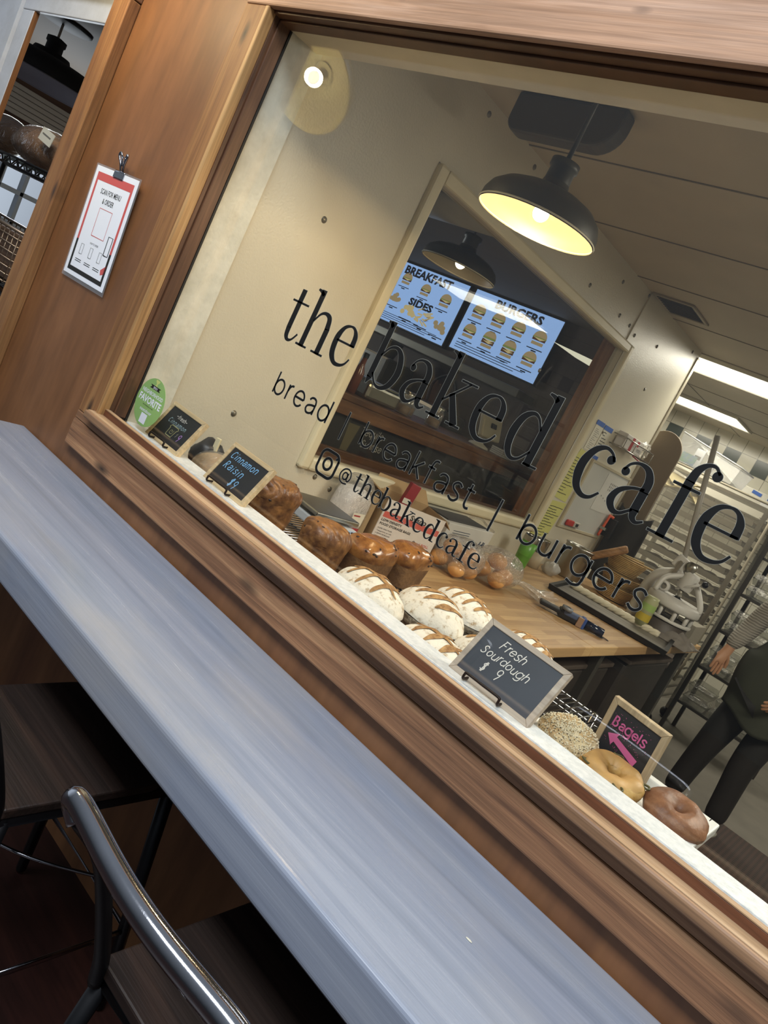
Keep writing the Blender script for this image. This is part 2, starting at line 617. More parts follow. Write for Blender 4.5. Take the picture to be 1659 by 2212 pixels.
SANS = {
    'b': (.95, [[(.06, 1.43), (.06, 0)], ring(.5, .5, .43, .5)]),
    'r': (.45, [[(.06, 1), (.06, 0)], cr([(.06, .55), (.16, .86), (.30, .98), (.45, .99)])]),
    'e': (.93, [[(.07, .52), (.90, .52)], ring(.48, .5, .43, .5, 0.03, 2 * PI * .90)]),
    'a': (.82, [cr([(.12, .82), (.26, .97), (.48, 1.0), (.68, .9), (.76, .68)]), [(.76, .7), (.76, 0)], cr([(.76, .58), (.4, .53), (.12, .41), (.06, .2), (.2, .02), (.42, 0), (.64, .1), (.76, .3)])]),
    'd': (.95, [[(.90, 1.43), (.90, 0)], ring(.46, .5, .43, .5)]),
    'k': (.76, [[(.06, 1.43), (.06, 0)], [(.70, 1), (.06, .40)], [(.27, .6), (.75, 0)]]),
    'f': (.55, [cr([(.22, 0), (.22, .6), (.22, 1.1), (.29, 1.36), (.44, 1.44), (.58, 1.41)]), [(0, .97), (.5, .97)]]),
    's': (.68, [cr([(.62, .86), (.45, .99), (.24, .98), (.08, .80), (.16, .60), (.36, .5), (.58, .38), (.64, .2), (.48, .02), (.24, .0), (.03, .13)])]),
    't': (.55, [cr([(.2, 1.3), (.2, .8), (.2, .25), (.27, .06), (.40, 0), (.55, .04)]), [(0, .97), (.52, .97)]]),
    'u': (.86, [cr([(.06, 1), (.06, .42), (.13, .12), (.36, .0), (.62, .06), (.79, .34)]), [(.80, 1), (.80, 0)]]),
    'g': (.97, [[(.90, 1), (.90, .2), (.90, -.1)], cr([(.90, -.08), (.82, -.36), (.5, -.48), (.16, -.40)]), ring(.47, .5, .43, .5)]),
    'o': (.9, [ring(.44, .5, .4, .5)]),
    'h': (.86, [[(.06, 1.43), (.06, 0)], cr([(.06, .55), (.2, .9), (.45, 1.0), (.7, .85), (.76, .5), (.76, 0)])]),
    'n': (.84, [[(.06, 1), (.06, 0)], cr([(.06, .6), (.22, .94), (.46, 1.0), (.68, .84), (.74, .5), (.74, 0)])]),
    'm': (1.2, [[(.06, 1), (.06, 0)], cr([(.06, .6), (.2, .95), (.38, .98), (.54, .8), (.56, .4), (.56, 0)]), cr([(.56, .6), (.7, .95), (.9, .98), (1.05, .8), (1.08, .4), (1.08, 0)])]),
    'i': (.28, [[(.1, .9), (.08, 0)], [(.12, 1.25), (.13, 1.32)]]),
    'l': (.25, [[(.08, 1.43), (.08, 0)]]),
    'q': (.95, [[(.90, 1), (.90, -.45)], ring(.46, .5, .43, .5)]),
    'F': (.85, [[(.1, 1.45), (.06, 0)], [(0, 1.45), (.75, 1.42)], [(.02, .75), (.6, .75)]]),
    'S': (.95, [cr([(.78, 1.25), (.55, 1.45), (.25, 1.4), (.1, 1.12), (.3, .85), (.62, .62), (.72, .3), (.5, .03), (.2, .0), (.0, .15)])]),
    'C': (.95, [cr([(.82, 1.25), (.6, 1.45), (.3, 1.35), (.08, .95), (.06, .5), (.2, .1), (.5, .0), (.8, .15)])]),
    'R': (.95, [[(.1, 1.4), (.05, 0)], cr([(.05, 1.42), (.5, 1.45), (.75, 1.2), (.6, .85), (.12, .72)]), [(.3, .74), (.8, 0)]]),
    'B': (.95, [[(.1, 1.42), (.08, 0)], cr([(.05, 1.42), (.5, 1.4), (.66, 1.12), (.5, .82), (.12, .76)]), cr([(.12, .76), (.6, .72), (.78, .4), (.6, .05), (.06, .0)])]),
    'T': (.95, [[(.42, 1.4), (.38, 0)], [(0, 1.4), (.85, 1.4)]]),
    '$': (.85, [cr([(.66, 1.15), (.48, 1.3), (.22, 1.22), (.12, 1.0), (.35, .75), (.6, .5), (.55, .22), (.3, .1), (.05, .22)]), [(.36, 1.5), (.28, -.1)], [(.52, 1.5), (.44, -.1)]]),
    '9': (.8, [ring(.36, 1.0, .3, .38), cr([(.66, 1.05), (.6, .5), (.42, -.15)])]),
    '~': (.7, [cr([(.05, .55), (.2, .72), (.38, .58), (.58, .72)])]),
    ' ': (.5, []),
}


def hand(mb, fr, s, x, y, xh, w, slant=.12, gap=.17, h=0.0, jit=.06, seed=1):
    """line of hand lettering: returns the end x"""
    r = random.Random(seed)
    for ch in s:
        adv, ss = SANS[ch]
        dy = r.uniform(-jit, jit) * xh
        k = 1 + r.uniform(-jit, jit)
        for st in ss:
            stroke(mb, fr, [(x + (px + slant * py) * xh * k, y + dy + py * xh * k) for px, py in st], w, h, cap=True)
        x += (adv * k + gap) * xh
    return x


# ------------------------------------------------------------------ shared materials
M_PANEL = wood('stained_plywood', '70492f', '805736', '8b6140', 'z', .5, .04, 0, 4, 14, along=.6)
M_CEDZ = wood('cedar_upright', '6f4a2c', '94683e', 'a97f50', 'z', .6, .35, .11)
M_CEDX = wood('cedar_rail', '6b4a34', '8a6446', 'a57d5a', 'x', .6, .45, .10)
M_CEDR = wood('rough_cedar_board', '6a4a34', '966c4c', 'c4986e', 'x', .65, 1.0, .13, 30, 120)
M_CEDT = wood('pale_cedar_head', 'a17a5c', 'b99274', 'ceab92', 'x', .65, .5, .08)
M_EDGE = wood('light_planed_edge', '94724f', 'b0906c', 'c8ab8a', 'x', .6, .3)
M_REV = wood('dark_stained_jamb', '4c3020', '63432c', '77543a', 'z', .5, .15, 0)
M_REVX = wood('dark_stained_stop', '54321f', '714730', '85573d', 'x', .45, .15, 0)
M_WHITE = patchy('white_brushed_paint', 'c9c9be', 'e2e2d8', 9, .35, .65, .45, 70, .35)
M_SILL = patchy('white_sill_paint', 'd2d7da', 'e6e9eb', 60, .4, .6, .45, 90, .35)
M_FRP = plain('pebbled_wall_sheet', 'd0cab8', .36, 0, 130, .05, 3, bstr=.5)
M_CEIL = plain('cream_ceiling', 'b5aa94', .6, 0, 90, .05, 4)
M_CREAM = plain('cream_trim', 'd8cfb2', .4, 0, 60, .04, 8)
M_BLACK = plain('black_metal', '141416', .4, .4)
M_BLK = plain('black_vinyl', '0b0b0a', .45)
M_HALO = plain('pale_vinyl_edge', '9a9a90', .6)
M_CHROME = plain('chrome', 'a2a2a6', .12, 1.0, 200, .08, 12, bstr=.03)
M_STEEL = plain('brushed_steel', 'aaa89f', .3, 1.0, 120, .06, 8, bstr=.05)
M_WHT = plain('white_paper', 'e9ebf0', .5)
M_OFF = plain('off_white_paper', 'd9d6c6', .6)
M_INK = plain('dark_ink', '22211f', .6)
M_GREYINK = plain('grey_ink', '77766f', .6)
M_REDINK = plain('red_ink', 'c8433a', .5)
M_BLUEINK = plain('blue_painters_tape', '3b63b4', .6)
M_FILM = clear('cling_film', (1, .99, .97), .17, .09, (.9, .87, .8), .9, .12, .9, 45)
M_PINE = wood('pine_frame', 'c9ae84', 'dcc7a0', 'ead9b8', 'x', .55, .1, 0, 18, 90)

# ------------------------------------------------------------------ the building: front wall
b = MB()
for a in ((-2.845, -2.046, -.07, -.03, 0, 2.9), (-2.046, 1.2, -.07, -.03, 0, 1.07), (-2.046, 1.2, -.07, -.03, 2.33, 2.9), (1.0, 1.2, -.07, -.03, 1.07, 2.33)):
    b.box(*a)
wall_front = struct(b, 'wall_front', M_PANEL)
b = MB()
b.box(-2.90, -2.062, -.03, .10, 0, 2.9).box(-2.062, 1.2, -.03, .0, 0, 1.05).box(-2.062, 1.2, -.03, 0, 2.335, 2.9)
struct(b, 'wall_core', plain('painted_core', '6b5a48', .7))
# cedar boards
struct(MB().box(-2.845, -2.742, -.112, -.07, 0, 2.285), 'trim_1', M_CEDZ, bevel=.004)
struct(MB().box(-2.845, -2.742, -.108, -.07, 2.288, 2.9), 'trim_2', M_CEDX, bevel=.004)
struct(MB().box(-2.152, -2.058, -.09, -.07, 1.062, 2.325), 'trim_3', M_CEDZ, bevel=.003)
struct(MB().box(-2.058, -2.043, -.092, -.06, 1.075, 2.325), 'trim_4', wood('light_upright_edge', '9c7344', 'b88f5c', 'c9a470', 'z', .6, .3), bevel=.003)
struct(MB().box(-2.152, 1.2, -.092, -.07, 2.325, 2.9), 'trim_5', M_CEDT, bevel=.005)
struct(MB().box(-2.152, 1.2, -.094, -.07, .949, 1.035), 'trim_6', M_CEDR, bevel=.005)
struct(MB().box(-2.152, 1.2, -.091, -.07, 1.036, 1.061), 'trim_7', M_CEDX, bevel=.003)
# sill nosing with a pale top, then the dark upright stop in front of the glass
b = MB()
b.box(-2.07, 1.0, -.122, -.070, 1.064, 1.089)
struct(b, 'trim_8', [wood('sill_nosing', '6e5038', '8a684a', 'a58262', 'x', .55, .3, .06)], bevel=.007, segs=3)
b = MB()
b.box(-2.066, 1.0, -.112, -.070, 1.0885, 1.0905)
struct(b, 'trim_9', M_EDGE)
b = MB().box(-2.046, 1.0, -.074, -.057, 1.03, 1.109)
struct(b, 'trim_10', M_REVX, bevel=.002)
b = MB().box(-2.046, 1.0, -.0745, -.0565, 1.109, 1.111)
struct(b, 'trim_11', M_EDGE)
# reveal boards, left and top
b = MB()
b.box(-2.062, -2.043, -.06, -.004, 1.07, 2.33).box(-2.043, -2.036, -.045, -.004, 1.10, 2.318)
struct(b, 'trim_12', M_REV, bevel=.002)
b = MB()
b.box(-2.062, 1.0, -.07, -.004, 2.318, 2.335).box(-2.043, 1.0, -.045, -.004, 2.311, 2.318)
struct(b, 'trim_13', plain('brown_head_board', '6a4a30', .5, 0, 30, .15, 10), bevel=.002)  # dark brown head board in one slightly varied tone
struct(MB().box(-2.040, -2.034, -.004, .003, 1.094, 2.312), 'trim_14', plain('black_glazing_seal', '191715', .6))

# inner white lining of the opening: sill lip, jamb, head
struct(MB().box(-2.046, 1.0, .004, .084, 1.045, 1.093), 'sill_lining', M_SILL, bevel=.004)
b = MB().box(-2.066, -2.046, .004, .135, 1.045, 2.64)
struct(b, 'jamb_lining', M_WHITE)
b = MB().box(-2.046, 1.0, .004, .112, 2.316, 2.64)
struct(b, 'head_lining', plain('cream_head_paint', 'ded3ba', .5, 0, 60, .05, 10), bevel=.002)

# the pane
pane = MB().box(-2.046, 1.0, -.002, .002, 1.088, 2.320)
struct(pane, 'window_1', clear('window_glass', (.985, .985, .965), .07))

# ------------------------------------------------------------------ kitchen shell
KZ = 2.645
b = MB()
# partition with the interior window hole: y .80-2.985, z 1.095-2.345
for a in ((-2.20, -2.06, .10, .80, 0, KZ), (-2.20, -2.06, 2.985, 4.02, 0, KZ), (-2.20, -2.06, .80, 2.985, 0, 1.095), (-2.20, -2.06, .80, 2.985, 2.345, KZ)):
    b.box(*a)
partition = struct(b, 'wall_left', M_FRP)
for (y, z) in ((.403, 1.216), (.934, 2.60), (1.333, 2.60), (1.05, 1.035), (1.9, 1.03), (2.4, 1.03), (2.45, 1.03), (2.2, 2.42), (2.65, 2.42),
               (2.82, 2.42), (2.94, 2.40), (2.5, 2.56), (2.86, 2.62), (3.3, 2.45), (3.86, 2.60), (3.2, 1.83), (3.45, 2.2), (.414, 1.938), (.932, 1.07), (2.145, 1.926)):
    q = MB().lathe([(.012, 0), (.011, .003), (.006, .006), (0.0005, .007)], 12, (-2.06, y, z), basis((0, 1, 0), (0, 0, 1)))
    q.build('screw', plain('screw_head', '7d786a', .35, .6), partition)
struct(MB().box(-2.0605, -2.054, 2.864, 2.872, 2.35, KZ), 'trim_15', plain('panel_joint', 'b3aa93', .5))
struct(MB().box(-2.062, -2.050, 3.985, 4.026, 0, 2.60).box(-2.31, -2.05, 4.02, 4.026, 0, 2.60), 'trim_16', plain('corner_guard', 'b5ad98', .35, .3), bevel=.003)
# frame of the interior window (cream aluminium) and brown jamb behind it
wf = MB()
FW = .055
wf.box(-2.075, -2.035, .80, .80 + FW, 1.095, 2.345).box(-2.075, -2.035, 2.985 - FW, 2.985, 1.095, 2.345)
wf.box(-2.075, -2.035, .80 + FW, 2.985 - FW, 1.095, 1.095 + FW).box(-2.075, -2.035, .80 + FW, 2.985 - FW, 2.345 - FW, 2.345)
w2 = struct(wf, 'window_2', M_CREAM, bevel=.012, segs=2)
wf = MB()
wf.box(-2.13, -2.075, .835, .85, 1.13, 2.31).box(-2.13, -2.075, 2.935, 2.95, 1.13, 2.31).box(-2.13, -2.075, .85, 2.935, 1.13, 1.145).box(-2.13, -2.075, .85, 2.935, 2.295, 2.31)
wf.build('window_stop', plain('window_stop_paint', 'c3b89c', .45), w2, bevel=.003)
MB().box(-2.112, -2.108, .85, 2.935, 1.145, 2.295).build('window_pane', clear('inner_window_glass', (.97, .97, .95), .018), w2)
MB().box(-2.225, -2.13, 2.935, 2.985, 1.10, 2.345).build('window_jamb', wood('brown_jamb', '6a4226', '8c5d38', 'a3734a', 'z', .5, .2), w2)
MB().box(-2.225, -2.13, .80, 2.935, 1.095, 1.14).build('window_stool', wood('brown_stool', '57381f', '7a5030', '91633e', 'y', .5, .2), w2)
struct(MB().box(-2.30, 3.2, .12, 8.0, KZ, KZ + .08).box(-5.0, -2.30, 4.02, 8.0, KZ, KZ + .08), 'ceiling', M_CEIL)
b = MB()
for y in (1.236, 1.93, 2.62, 3.31, 4.02, 4.75, 5.5, 6.2, 6.95):
    b.box(-5 if y > 4.02 else -2.06, 3.2, y - .004, y + .004, KZ - .003, KZ)
for x in (-2.6, -1.35, .1):
    b.box(x - .004, x + .004, 4.1, 7.7, KZ - .003, KZ)
struct(b, 'trim_17', plain('ceiling_joint', '6f685a', .6))
# back wall with white and dark tiles
m, nt, bs = newmat('checker_tiles')
vec = coords(nt, (1, 1, 1))
br = N(nt, 'ShaderNodeTexBrick')
br.offset = 0.0
br.inputs['Scale'].default_value = 1.0
br.inputs['Brick Width'].default_value = .178
br.inputs['Row Height'].default_value = .178
br.inputs['Mortar Size'].default_value = .004
for i in ('Color1', 'Color2'):
    br.inputs[i].default_value = lin('d3d0c2')
br.inputs['Mortar'].default_value = lin('9a9688')
sx = N(nt, 'ShaderNodeSeparateXYZ')
nt.links.new(vec, sx.inputs[0])
cb = N(nt, 'ShaderNodeCombineXYZ')
nt.links.new(sx.outputs[0], cb.inputs[0])
nt.links.new(sx.outputs[2], cb.inputs[1])
nt.links.new(cb.outputs[0], br.inputs['Vector'])


def mth(op, a, b_=None):
    n = N(nt, 'ShaderNodeMath', operation=op)
    for i, v in enumerate((a, b_)):
        if v is None:
            continue
        if hasattr(v, 'links'):
            nt.links.new(v, n.inputs[i])
        else:
            n.inputs[i].default_value = v
    return n.outputs[0]


colx = mth('FLOOR', mth('DIVIDE', sx.outputs[0], .178))
rowz = mth('FLOOR', mth('DIVIDE', sx.outputs[2], .178))
odd = mth('PINGPONG', colx, 1.0)
isrow = mth('COMPARE', rowz, 13.0)
nt.nodes[-1].inputs[2].default_value = .1
dark = mth('MULTIPLY', odd, isrow)
nt.links.new(mixc(nt, br.outputs[0], lin('4c534d'), dark), bs.inputs['Base Color'])
bs.inputs['Roughness'].default_value = .18
struct(MB().box(-5.0, 3.2, 7.70, 7.85, 0, KZ), 'wall_back', m)
struct(MB().box(3.2, 3.3, 0.12, 8.0, 0, KZ), 'wall_right', M_FRP)
struct(MB().box(-5.1, -5.0, 4.02, 8.0, 0, KZ).box(-5.0, -2.30, 3.94, 4.02, 0, KZ), 'wall_kitchen_left', M_FRP)
struct(MB().box(1.0, 3.3, .0, .12, 0, KZ), 'wall_kitchen_front', M_FRP)
struct(MB().box(-9, 3.3, 0.0, 8.0, -.06, 0), 'floor', plain('grey_quarry_tile', '68645c', .55, 0, 40, .12, 6))
struct(MB().box(-9, 4, -6, 0, -.06, 0), 'floor_dining', wood('red_brown_floor', '1d0f0c', '2c1713', '3d2119', 'x', .4, .1, 0, 9, 60))

# ------------------------------------------------------------------ left opening and the room behind it
M_GREYP = patchy('grey_white_paint', 'c4c5c7', 'd6d8dc', 5, .35, .65, .5, 50, .2)
b = MB()
b.box(-3.80, -2.845, -.004, .018, 2.240, 2.335).box(-3.80, -3.690, -.002, .016, 1.05, 2.240)
struct(b, 'window_3', M_GREYP, bevel=.004)
struct(MB().box(-3.6905, -3.686, .0, .020, 1.05, 2.24), 'trim_18', wood('opening_stop', '6a4326', '8a5c36', '9c6c44', 'z', .5, .2))
struct(MB().box(-6.5, -3.812, -.012, .012, 0, 2.9), 'wall_side', M_GREYP)
struct(MB().box(-3.80, -2.845, -.04, .10, 2.335, 2.9).box(-3.815, -2.845, -.03, .10, 0, 1.05), 'wall_above', wood('brown_boarding', '4e2f1a', '6d4426', '7f5432', 'x', .55, .15))
M_ORD = plain('dim_brown_wall', '4a3a30', .6, 0, 40, .1, 3)
OZ = 2.445
struct(MB().box(-9, -2.20, .10, 4.0, OZ, OZ + .06), 'ceiling_shop', plain('tan_ceiling', '6a5e50', .8))
b = MB()
b.box(-9, -2.20, 3.56, 3.62, 0, OZ)
struct(b, 'wall_shop_back', M_ORD)
b = MB()
b.box(-6.60, -6.50, .10, .95, 0, OZ).box(-6.60, -6.50, 1.62, 3.6, 0, OZ).box(-6.60, -6.50, .95, 1.62, 0, 1.26).box(-6.60, -6.50, .95, 1.62, 1.93, OZ)
struct(b, 'wall_shop_left', plain('shop_brown_wall', '5a3d2c', .6))
b = MB()
for z in (1.26, 1.50, 1.88):
    b.box(-6.56, -6.48, .95, 1.62, z, z + .035)
for y in (.95, 1.22, 1.40, 1.58):
    b.box(-6.56, -6.48, y, y + .03, 1.26, 1.93)
struct(b, 'window_4', plain('pale_window_frame', 'c2ccd6', .5), bevel=.003)
# pale siding band above that window
b = MB()
for i in range(6):
    z = 2.02 + i * .036
    b.box(-6.5, -6.47 - .004 * (i % 2), .4, 3.0, z, z + .033)
struct(b, 'trim_19', plain('pale_siding', 'bdb6ab', .5), bevel=.003)
# things outside that window, across the street
b = MB()
b.box(-10.2, -10.0, -1, 5, 0, 1.0)
tag(b.build('street_barrier', plain('red_white_barrier', 'c9a3a8', .6)), 'low pale barrier outside the far shop window', 'barrier')

# ------------------------------------------------------------------ the blue-grey counter
m, nt, bs = newmat('blue_grey_paint')
v1 = coords(nt, (1.2, 26, 26))
n1 = noise(nt, v1, 1, 6, .62, .5)
col = ramp(nt, n1, [(.25, '7b818d'), (.5, '8a909d'), (.75, '999ea9')])
n2 = noise(nt, coords(nt, (5, 70, 70)), 1, 4, .7, .3)
col = mixc(nt, col, lin('4e5359'), ramp(nt, n2, [(.69, (0, 0, 0)), (.75, (.55, .55, .55))]))
n3 = noise(nt, coords(nt, (1.6, 4, 4)), 1, 4, .6)
col = mixc(nt, col, lin('a09d9a'), ramp(nt, n3, [(.5, (0, 0, 0)), (.75, (.7, .7, .7))]))
nt.links.new(col, bs.inputs['Base Color'])
rr = ramp(nt, n1, [(.3, (.20, .20, .20)), (.7, (.30, .30, .30))])
nt.links.new(rr, bs.inputs['Roughness'])
bump(nt, bs, mixc(nt, n1, noise(nt, coords(nt, (3, 190, 190)), 1, 3), .95), .22, .0018)
cnt = MB().box(-2.44, 1.2, -.512, -.0715, .795, .886)
cnt.build('bar_counter', m, bevel=.011, segs=4)
tag(bpy.data.objects['bar_counter'], 'long thick blue-grey painted wooden counter under the bakery window', 'counter')
# a speck of dough on it
q = MB().ball((-.288, -.30, .887), (.006, .002, .0012))
tag(q.build('crumb', plain('pale_crumb', 'd8d2bc', .7)), 'tiny pale crumb lying on the blue-grey counter', 'crumb')
b = MB()
for x in (-2.3, -1.2, -.1, .9):
    b.prism([(x - .02, -.0715, .795), (x - .02, -.42, .795), (x - .02, -.40, .76), (x - .02, -.11, .50), (x - .02, -.0715, .47)], (.04, 0, 0))
struct(b, 'trim_20', plain('bracket_paint', '23211f', .6))


# ------------------------------------------------------------------ bar stools
def make_stool():
    t = thing('bar_stool', 'dark bar stool with its seat under the far left of the blue-grey counter', 'stool', (0, 0, 0), 'bar stools at the counter')
    mt = wood('dark_stool_wood', '1e1815', '2b211c', '3a2a22', 'x', .45, .5, 0, 14, 120)
    # local: seat x 0..0.37, y 0 (rear, customer side) .. .40 (toward wall)
    n = 10
    pts = [(0, 0), (.37, 0)] + [(.37 - .09 + .09 * math.cos(a * PI / 2 / n), .31 + .09 * math.sin(a * PI / 2 / n)) for a in range(n + 1)] + \
          [(.09 - .09 * math.sin(a * PI / 2 / n), .31 + .09 * math.cos(a * PI / 2 / n)) for a in range(n + 1)]
    MB().prism([(x, y, .60) for x, y in pts], (0, 0, .022)).build('seat', mt, t, bevel=.004, local=True)
    b_ = MB()
    b_.tube([(.01, .01, .588), (.36, .01, .588), (.36, .39, .588), (.01, .39, .588)], .014, 8, True)
    b_.build('seat_frame', M_BLACK, t, local=True)
    for x, y, dx, dy in ((.015, .015, -.05, -.05), (.355, .015, .05, -.05), (.015, .385, -.05, .05), (.355, .385, .05, .05)):
        MB().tube([(x, y, .59), (x + dx, y + dy, .008)], [.016, .013], 8).build('leg', M_BLACK, t, local=True)
    MB().tube([(-.02, -.02, .22), (.39, -.02, .22), (.39, .42, .22), (-.02, .42, .22)], .0075, 8, True).build('foot_ring', M_CHROME, t, local=True)
    MB().tube(cr3([(.02, .02, .33), (.12, .1, .36), (.25, .2, .36), (.35, .38, .33)]), .004, 6).build('cross_brace', M_CHROME, t, local=True)
    for x in (.012, .358):
        MB().tube(cr3([(x, .0, .585), (x, -.02, .66), (x, -.10, .84), (x, -.172, .930)]), .0125, 8).build('back_post', M_BLACK, t, local=True)
    e = [(.018, -.172, .925), (.0, -.176, .940), (.004, -.182, .953), (.03, -.186, .958), (.12, -.196, .958), (.185, -.199, .958), (.25, -.196, .958), (.34, -.186, .958), (.366, -.182, .953), (.37, -.176, .940), (.352, -.172, .925)]
    MB().tube(cr3(e), .0155, 12).build('back_rail', M_CHROME, t, local=True)
    return t


def cr3(pts, n=6):
    P = [Vector(p) for p in pts]
    out = []
    for i in range(len(P) - 1):
        p0 = P[i - 1] if i else P[0] * 2 - P[1]
        p1, p2 = P[i], P[i + 1]
        p3 = P[i + 2] if i + 2 < len(P) else P[-1] * 2 - P[-2]
        for k in range(n):
            s = k / n
            out.append(.5 * ((2 * p1) + (p2 - p0) * s + (2 * p0 - 5 * p1 + 4 * p2 - p3) * s * s + (3 * p1 - p0 - 3 * p2 + p3) * s ** 3))
    out.append(P[-1])
    return out


stool = make_stool()
stool.location = (-1.355, -.64, 0)
dup(stool, (-.655, -.625, 0), 'bar stool whose worn chrome back rail crosses in front, nearest the camera')

# ------------------------------------------------------------------ vinyl lettering on the pane (front face)
GF = Fr((0, -.0026, 0), (1, 0, 0), (0, 0, 1))


def serif_text(mb, seq, z0, scale, xh, mapx, grow, h):
    for ch, x0 in seq:
        for st in SERIF[ch]:
            if st[0] == 'ball':
                disc(mb, GF, mapx(x0 + st[1] * .1), z0 + st[2] * xh, st[3] * .1 * scale + grow, st[3] * xh + grow, h, 22)
            else:
                pts = [(mapx(x0 + px * .1), z0 + py * xh) for px, py in st[0]]
                w = [q * .1 * scale * .96 for q in st[1]] if isinstance(st[1], list) else st[1] * .1 * scale * .96
                stroke(mb, GF, pts, w, h, grow)


BIG = [('t', -1.567), ('h', -1.493), ('e', -1.374), ('b', -1.233), ('a', -1.117), ('k', -1.025), ('e', -.909), ('d', -.810), ('c', -.640), ('a', -.557), ('f', -.461), ('e', -.389)]
t = thing('shop_lettering', 'large black serif lettering of the cafe name across the glass', 'lettering', (-.95, -.003, 1.546))
for seq in (BIG[:3], BIG[3:8], BIG[8:]):
    mb = MB()
    serif_text(mb, seq, 1.546, 1.0, .1, (lambda x: x), 0, .0006)
    mb.mi = 1
    serif_text(mb, seq, 1.546, 1.0, .1, (lambda x: x), .0007, .0002)
    mb.build('word', [M_BLK, M_HALO], t)
t = thing('slogan_lettering', 'thin black sans-serif line reading bread, breakfast, burgers on the glass', 'lettering', (-.95, -.003, 1.40))


def slogan(word, x, gap):
    mb_ = MB()
    xh, z0, w = .0395, 1.4085, .0050
    for grow, h in ((0, .0006), (.0007, .0002)):
        xx = x
        mb_.mi = 0 if grow == 0 else 1
        if word == '|':
            stroke(mb_, GF, [(x, z0 + .055), (x, z0 - .017)], w, h, grow)
            continue
        for ch in word:
            adv, ss = SANS[ch]
            for st in ss:
                stroke(mb_, GF, [(xx + px * xh, z0 + py * xh) for px, py in st], w, h, grow)
            xx += adv * xh + gap
    mb_.build('divider' if word == '|' else 'word', [M_BLK, M_HALO], t)


for wd in (('bread', -1.497, .0137), ('|', -1.219, 0), ('breakfast', -1.158, .0112), ('|', -.746, 0), ('burgers', -.681, .0122)):
    slogan(*wd)
K = .337


def hmap(x):
    if x < -1.24:
        return -1.117 + (x + 1.567) * K
    if x < -.66:
        return -1.0255 + (x + 1.233) * K
    return -.8445 + (x + .640) * (K * 1.06)


t = thing('handle_lettering', 'small black camera mark and social handle lettering low on the glass', 'lettering', (-1.0, -.003, 1.30))
mb = MB()
mk = MB()
for grow, h in ((0, .0006), (.0006, .0002)):
    mb.mi = mk.mi = 0 if grow == 0 else 1
    serif_text(mb, BIG, 1.307, K * 1.05, .0325, hmap, grow, h)
    w = .0034
    stroke(mb, GF, ring(-1.149, 1.3255, .0072, .0085), w, h, grow)
    stroke(mb, GF, [(-1.1412, 1.335), (-1.1415, 1.318)], w, h, grow)
    stroke(mb, GF, cr([(-1.1415, 1.319), (-1.138, 1.316), (-1.133, 1.320), (-1.1315, 1.329), (-1.136, 1.339), (-1.147, 1.3435), (-1.159, 1.339), (-1.1655, 1.326), (-1.161, 1.313), (-1.149, 1.3075), (-1.136, 1.310)]), w, h, grow)
    cx, cz, a, r = -1.215, 1.3268, .0300, .016
    pts = []
    for sx, sz, a0 in ((1, 1, 0), (-1, 1, PI / 2), (-1, -1, PI), (1, -1, 3 * PI / 2)):
        for k in range(9):
            an = a0 + k / 8 * PI / 2
            pts.append((cx + sx * (a - r) + r * math.cos(an), cz + sz * (a + .0012 - r) + r * math.sin(an)))
    pts += [pts[0], pts[1]]
    stroke(mk, GF, pts, .0068, h, grow)
    stroke(mk, GF, ring(cx, cz, .0132, .0142), .0064, h, grow)
    disc(mk, GF, -1.1935, 1.3482, .0032 + grow, None, h)
mb.build('word', [M_BLK, M_HALO], t)
mk.build('camera_mark', [M_BLK, M_HALO], t)

# round green sticker
t = thing('window_sticker', 'round green award sticker stuck to the lower left corner of the glass', 'sticker', (-1.9565, -.003, 1.187))
mb = MB()
mb.prism([GF.p(-1.9565 + .072 * math.cos(a * PI / 24), 1.187 + .0755 * math.sin(a * PI / 24), .0001) for a in range(48)], GF.n * .0006)
mb.build('disc', plain('sticker_green', '8fb56b', .5), t)
mb = MB()
text_mesh(mb, GF, 'NEIGHBORHOOD', -1.9570, 1.2085, .0165, .112, .0010, .014, 'CENTER')
text_mesh(mb, GF, 'FAVORITE', -1.9570, 1.1815, .029, .120, .0010, .03, 'CENTER')
text_mesh(mb, GF, 'nextdoor', -1.958, 1.154, .0150, .064, .0010, .012, 'CENTER')
mb.build('lettering', M_WHT, t)
mb = MB()
text_mesh(mb, GF, 'RECOMMENDED ON THE', -1.957, 1.1718, .0052, .056, .0010, .0, 'CENTER')
mb.build('small_print', M_INK, t)
mb = MB()
mb.poly([GF.p(x, z, .0008) for x, z in ((-1.985, 1.2285), (-1.977, 1.234), (-1.985, 1.2395), (-1.928, 1.2395), (-1.936, 1.234), (-1.928, 1.2285))])
mb.build('ribbon', M_INK, t)
mb = MB()
text_mesh(mb, GF, '2021', -1.957, 1.2308, .0088, .022, .0011, .02, 'CENTER')
mb.build('year', M_WHT, t)
mb = MB()
mb.poly([GF.p(-1.9565 + x, z, .0008) for x, z in ((-.007, 1.240), (.007, 1.240), (.003, 1.244), (.003, 1.248), (.010, 1.254), (.010, 1.259), (-.010, 1.259), (-.010, 1.254), (-.003, 1.248), (-.003, 1.244))])
mb.build('trophy', plain('pale_yellow_print', 'c9d07a', .5), t)
mb = MB()
mb.poly([GF.p(x, z, .0008) for x, z in ((-1.973, 1.1195), (-1.941, 1.1195), (-1.941, 1.150), (-1.973, 1.150))])
mb.build('blank_square', M_WHT, t)

